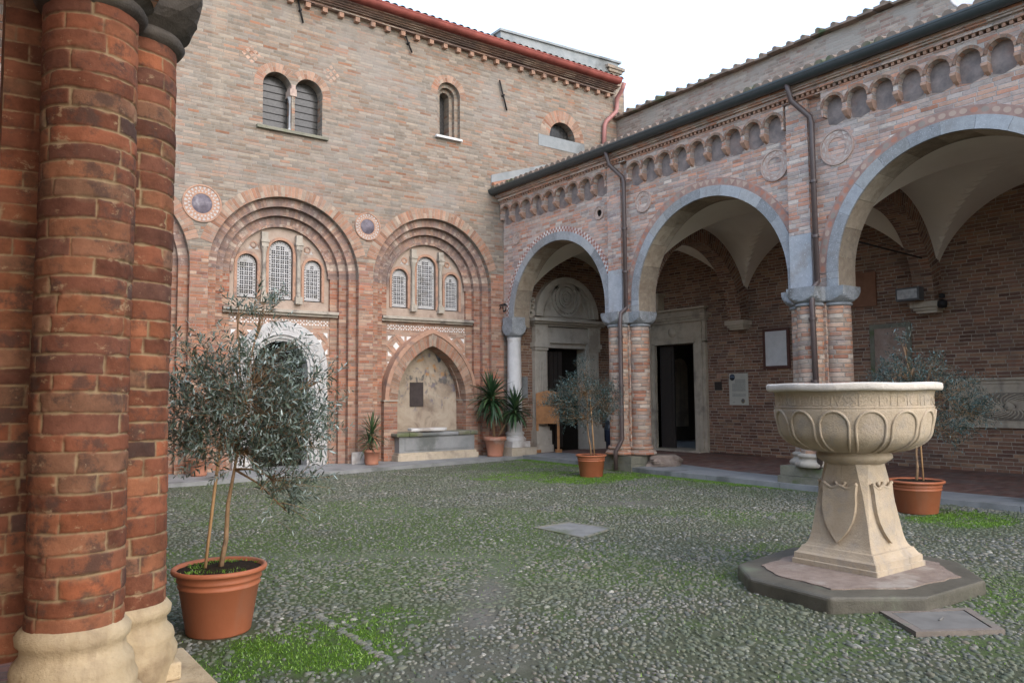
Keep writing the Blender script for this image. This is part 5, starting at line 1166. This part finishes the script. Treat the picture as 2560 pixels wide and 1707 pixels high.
mb.prism([(-2.95, .0), (-2.75, -.10), (-1.98, -.08), (-1.88, .0), (-1.95, .28), (-2.9, .30)], [], .80, .735, F0); mb.box(-2.7, -2.1, .0, .25, .706, .735)
o = mb.build('marble_slab', M_['marble_old']); bv = o.modifiers.new('bevel', 'BEVEL'); bv.width = .02; bv.segments = 2; tag(o, 'loose white marble slab lying on the sarcophagus lid', 'stone slab')
mb = MB(); mb.fbox(FC, -2.66, -2.26, 1.36, 1.995, .585, .615); mb.fbox(FC, -2.66, -2.26, 1.665, 1.675, .58, .6); o = mb.build('wall_plaque', M_['plaque_dark']); tag(o, 'dark rectangular plaque fixed on the faded fresco', 'plaque')
mb = MB(); mb.fbox(FC, -4.60, -4.28, .0, .28, -.05, -.006); o = mb.build('marker_stone', M_['marble_old']); tag(o, 'small pale marker stone at the wall foot by the little pot', 'stone')
# white tablet, info panel, clay tablet, fresco panel, relief on the back wall (x = BX)
FBk = lambda u, v, d: (BX-d, u, v)
tb_ = thing('marble_tablet', 'blank white marble tablet in a dark red frame on the gallery wall', 'tablet', (BX, -5.74, 2.75))
mb = MB(); mb.fbox(FBk, -6.06, -5.43, 2.32, 3.20, .02, .05); mb.build('tablet_face', M_['marble_old'], tb_)
mb = MB()
for a_ in ((-6.13, -6.06, 2.25, 3.27), (-5.43, -5.36, 2.25, 3.27), (-6.06, -5.43, 2.25, 2.32), (-6.06, -5.43, 3.20, 3.27)): mb.fbox(FBk, *a_, .0, .06)
mb.build('frame', plain('dark_red_frame', (.10, .045, .035), .7), tb_)
ip = thing('information_panel', 'cream information panel with round dark badge on the gallery wall', 'sign', (BX, -4.54, 1.74))
mb = MB(); mb.fbox(FBk, -4.84, -4.24, 1.32, 2.16, .005, .03); mb.build('board', plain('cream_board', (.50, .49, .42), .6, 0, .3, .05), ip)
mb = MB(); mb.lathe([(.001, .036), (.085, .036), (.087, .03)], -4.35, 2.06, 24, F=FBk); mb.build('badge', plain('navy_badge', (.02, .03, .045), .5), ip)
mb = MB(); mb.fbox(FBk, -4.43, -4.27, 2.052, 2.075, .0365, .039)
for k in range(4): mb.fbox(FBk, -4.405+.004*k, -4.30, 2.09+k*.012, 2.095+k*.012, .0365, .038)
mb.build('badge_band', plain('badge_band', (.12, .17, .24), .5), ip)
mb = MB(); rs = random.Random(2)
def lines(v0, v1, n, ua, ub):
    for k in range(n):
        v = v1-(v1-v0)*k/max(1, n-1); u = ua
        while u > ub:
            l = rs.uniform(.015, .05); mb.fbox(FBk, max(u-l, ub), u, v, v+.007, .0305, .0315); u -= l+.008
lines(2.05, 2.05, 1, -4.62, -4.77); lines(1.90, 2.0, 8, -4.44, -4.77); lines(1.69, 1.88, 14, -4.34, -4.77); lines(1.645, 1.645, 1, -4.34, -4.47); lines(1.55, 1.61, 5, -4.34, -4.77); lines(1.385, 1.40, 2, -4.36, -4.42)
mb.build('printed_lines', plain('grey_print', (.20, .21, .20), .7), ip)
mb = MB(); mb.lathe([(.001, .033), (.06, .033), (.062, .03)], -4.68, 1.43, 14, F=FBk); em = mb.build('emblem', plain('ochre_emblem', (.22, .18, .12), .6, 0, .3, .6, 40), ip)
mb = MB(); mb.prism(circle(-4.68, 1.44, .035, 4), [], .036, .030, FBk); mb.fbox(FBk, -4.715, -4.645, 1.465, 1.475, .034, .037); mb.build('emblem_crest', plain('slate_crest', (.10, .11, .13), .6), em)
def tablet(name, label, cat, u0, u1, v0, v1, mat, fmat, fw, d=.05):
    t_ = thing(name, label, cat, (BX, (u0+u1)/2, v0)); mb = MB(); mb.fbox(FBk, u0, u1, v0, v1, 0, d*.6); mb.build('panel', M_[mat] if isinstance(mat, str) else mat, t_)
    mb = MB()
    for a_ in ((u0-fw, u0, v0-fw, v1+fw), (u1, u1+fw, v0-fw, v1+fw), (u0, u1, v0-fw, v0), (u0, u1, v1, v1+fw)): mb.fbox(FBk, *a_, 0, d)
    mb.build('frame', M_[fmat] if isinstance(fmat, str) else fmat, t_); return t_
claym = stone('orange_clay', (.21, .10, .06), (.28, .14, .085), 5)
tablet('clay_tablet', 'plain orange clay tablet high on the wall behind the brick pier and basin', 'tablet', -8.36, -7.55, 3.64, 4.32, claym, claym, .05)
tablet('clay_tablet', 'narrow orange clay tablet on the wall left of the second pier', 'tablet', -6.9, -6.3, 3.6, 4.25, claym, claym, .05)
tablet('fresco_panel', 'stained pinkish fresco panel in a dark worn frame on the gallery wall', 'fresco', -9.05, -8.32, 1.78, 3.06, stone('stained_fresco', (.24, .16, .12), (.40, .31, .26), 4, (.17, .10, .08), .9), 'dark_stone', .10, .04)
rl = thing('relief_slab', 'long weathered stone relief carved with flame-like swirls', 'relief', (BX, -11.4, .85))
mb = MB(); mb.fbox(FBk, -13.2, -9.9, .90, 1.85, 0, .05)
for z0, z1, d in ((1.85, 1.90, .09), (1.78, 1.82, .07), (1.68, 1.70, .06), (1.60, 1.62, .06), (.90, .97, .08), (1.02, 1.04, .065)): mb.fbox(FBk, -13.22, -9.88, z0, z1, 0, d)
mb.build('slab', M_['stone_buff'], rl)
mb = MB(); mb.lathe([(.001, .056), (.50, .056), (.53, .05)], -11.05, 1.32, 40, F=lambda u, v, d: (BX-d, -11.05+(u+11.05)*1.35, 1.32+(v-1.32)*.56)); mb.build('shaded_carving_ground', stone('shaded_carving_ground', (.16, .135, .105), (.28, .24, .19), 9), rl)  # darker ellipse stands in for shade between the carved swirls
mb = MB(); rs = random.Random(4)
for k in range(26):
    a_ = 2*pi*k/26; cu, cv = -11.05, 1.32; path = [FBk(cu+(.10+.044*j)*cos(a_+.10*j)*1.3, cv+(.06+.024*j)*sin(a_+.10*j), .06) for j in range(9)]
    mb.tube(path, .022, 6, .008)
mb.lathe([(.10, .05), (.07, .10), (.001, .11)], -11.05, 1.32, 14, F=FBk)
mb.build('carving', M_['stone_buff'], rl)
mb = MB(); mb.fbox(FC, .50, .80, 1.55, 2.15, -.02, 0); mb.lathe([(.015, -.03), (.001, -.035)], .53, 2.12, 6, F=FC); o = mb.build('slate_plaque', M_['slab']); tag(o, 'small blank slate plaque on the brick beside the marble column', 'plaque')

# floodlight, alarm, lantern, board, bin, dish, manholes
fl = thing('floodlight', 'rectangular grey floodlight on the vault corbel behind the basin', 'floodlight', (BX-.4, -9.40, 3.68))
mb = MB(); mb.box(BX-.62, BX-.42, -9.66, -9.16, 3.56, 3.84); mb.box(BX-.42, BX-.30, -9.56, -9.26, 3.60, 3.80); mb.tube([(BX-.4, -9.4, 3.6), (BX-.2, -9.5, 3.56)], .02, 6); mb.build('housing', plain('grey_housing', (.09, .09, .09), .5), fl)
mb = MB(); mb.box(BX-.635, BX-.622, -9.62, -9.20, 3.60, 3.80); mb.build('lens', plain('frosted_lens', (.34, .35, .35), .25, 0, .5, .3, 12), fl)
al = thing('alarm_bell', 'small dark round bell fixed at the corbel by the floodlight', 'bell', (BX-.3, -9.98, 3.45)); mb = MB(); mb.lathe([(.001, 3.36), (.08, 3.38), (.10, 3.44), (.09, 3.52), (.001, 3.56)], BX-.32, -9.98, 14); mb.lathe([(.001, 3.57), (.06, 3.58), (.06, 3.66), (.001, 3.68)], BX-.32, -9.98, 12); mb.build('bell_body', M_['iron'], al)
ln = thing('wall_lantern', 'small black iron lantern bracket on the corner brick', 'lantern', (-.1, -.1, 4.06))
mb = MB(); mb.tube([(-.16, -.01, 4.14), (-.16, -.26, 4.16)], .014, 6); mb.tube([(-.16, -.01, 4.02), (-.16, -.10, 4.13)], .01, 6); mb.build('bracket', M_['iron'], ln)
mb = MB(); mb.lathe([(.09, 4.11), (.055, 4.15), (.02, 4.17)], -.16, -.24, 8); mb.lathe([(.02, 3.93), (.055, 3.95), (.02, 3.98)], -.16, -.24, 8)
for k in range(4): mb.tube([(-.16+.07*cos(k*pi/2), -.24+.07*sin(k*pi/2), 4.11), (-.16+.045*cos(k*pi/2), -.24+.045*sin(k*pi/2), 3.96)], .007, 5)
mb.build('cage', M_['iron'], ln)
nb_ = thing('notice_board', 'free-standing honey wood notice board with arched top inside the gallery', 'notice board', (1.2, -.35, .02))
fd = Vector((.80, -.60, 0)); o0 = Vector((.93, -.22, .02)); FB2 = lambda u, v, d: tuple(o0+fd*u+Vector((-.60, -.80, 0))*(-d)+Vector((0, 0, v)))
mb = MB(); mb.prism([(0, .80), (.66, .80), (.66, 1.66)]+[(.66-.66*k/10, 1.66+.07*sin(pi*k/10)) for k in range(1, 10)]+[(0, 1.66)], [], -.02, .03, FB2, back=True); mb.prism([(.03, 1.30), (.63, 1.30), (.63, 1.33), (.03, 1.33)], [], -.035, 0, FB2); mb.build('panel', M_['wood'], nb_)
for u in (0, .59):
    mb = MB(); mb.prism(rect(u, u+.07, 0, .80), [], -.01, .04, FB2, back=True); mb.prism(rect(u-.06, u+.13, 0, .08), [], -.12, .14, FB2, back=True); mb.build('leg', M_['wood'], nb_)
bn = thing('waste_bin', 'navy plastic bin with a crumpled white bag in the gallery corner', 'bin', (3.72, -.35, .02))
mb = MB(); mb.lathe([(.001, .02), (.19, .02), (.22, .55), (.235, .57), (.22, .58), (.20, .5)], 3.72, -.35, 24); mb.build('bin_body', M_['bin'], bn)
mb = MB(); mb.lathe([(.21, .54), (.23, .62), (.19, .74), (.21, .80), (.12, .93), (.10, 1.0), (.001, .96)], 3.72, -.35, 9, smooth=False); mb.build('bag', plain('dark_bag', (.05, .06, .07), .4), bn)
mb = MB(); mb.lathe([(.16, .80), (.15, .92), (.08, 1.04), (.001, 1.0)], 3.70, -.38, 7, smooth=False); mb.build('paper', M_['white'], bn)
ds = thing('satellite_dish', 'pale round dish standing on the arcade roof edge', 'dish', (.5, -12.3, 7.8))
mb = MB(); dc_ = Vector((.55, -12.35, 8.02)); dn = Vector((-.75, -.45, .45)).normalized(); dx_ = dn.orthogonal().normalized(); dy_ = dn.cross(dx_)
P = [[dc_+(dx_*cos(2*pi*i/28)+dy_*sin(2*pi*i/28))*rr-dn*(.10*(1-(rr/.36)**2)) for i in range(29)] for rr in (.001, .12, .24, .36)]; mb.grid(P, [[(0, 0)]*29]*4); mb.build('reflector', plain('blue_grey_dish', (.42, .45, .52), .3), ds)
mb = MB(); mb.tube(P[-1], .018, 6); mb.build('dish_rim', M_['white'], ds)
mb = MB(); mb.tube([(.75, -12.2, 7.75), (.7, -12.25, 8.0)], .03, 6); mb.build('mast', M_['iron'], ds)
FG = lambda u, v, d: (u, v, d)
mh = thing('manhole', 'pale stone manhole cover in the middle of the cobbles', 'manhole cover', (-6.2, -10.1, GZ)); mb = MB(); mb.prism(MH1, [], -.070, -.12, FG); mb.build('cover', M_['manhole_stone'], mh)
mb = MB(); c_ = (sum(p[0] for p in MH1)/4, sum(p[1] for p in MH1)/4); big = [(c_[0]+(x-c_[0])*1.16, c_[1]+(y-c_[1])*1.16) for x, y in MH1]; sm_ = [(c_[0]+(x-c_[0])*1.03, c_[1]+(y-c_[1])*1.03) for x, y in MH1]; mb.prism(big, [sm_], -.067, -.12, FG); mb.build('frame', M_['dark_stone'], mh)
mh = thing('manhole', 'dark stone manhole cover with brick border beside the basin step', 'manhole cover', (-6.8, -14.9, GZ)); c_ = (sum(p[0] for p in MH2)/4, sum(p[1] for p in MH2)/4); sc2 = lambda k: [(c_[0]+(x-c_[0])*k, c_[1]+(y-c_[1])*k) for x, y in MH2]
mb = MB(); mb.prism(sc2(.78), [], -.027, -.12, FG); mb.tube([(c_[0]-.04, c_[1], -.026), (c_[0]+.04, c_[1]+.01, -.018)], .008, 5); mb.build('cover', plain('grey_cover', (.16, .155, .145), .8, 0, .3, .25, 6, .2), mh)
mb = MB(); mb.prism(sc2(1.0), [sc2(.81)], -.023, -.12, FG); mb.build('frame', stone('worn_brick_frame', (.14, .12, .105), (.21, .18, .155), 9, (.13, .14, .11)), mh)
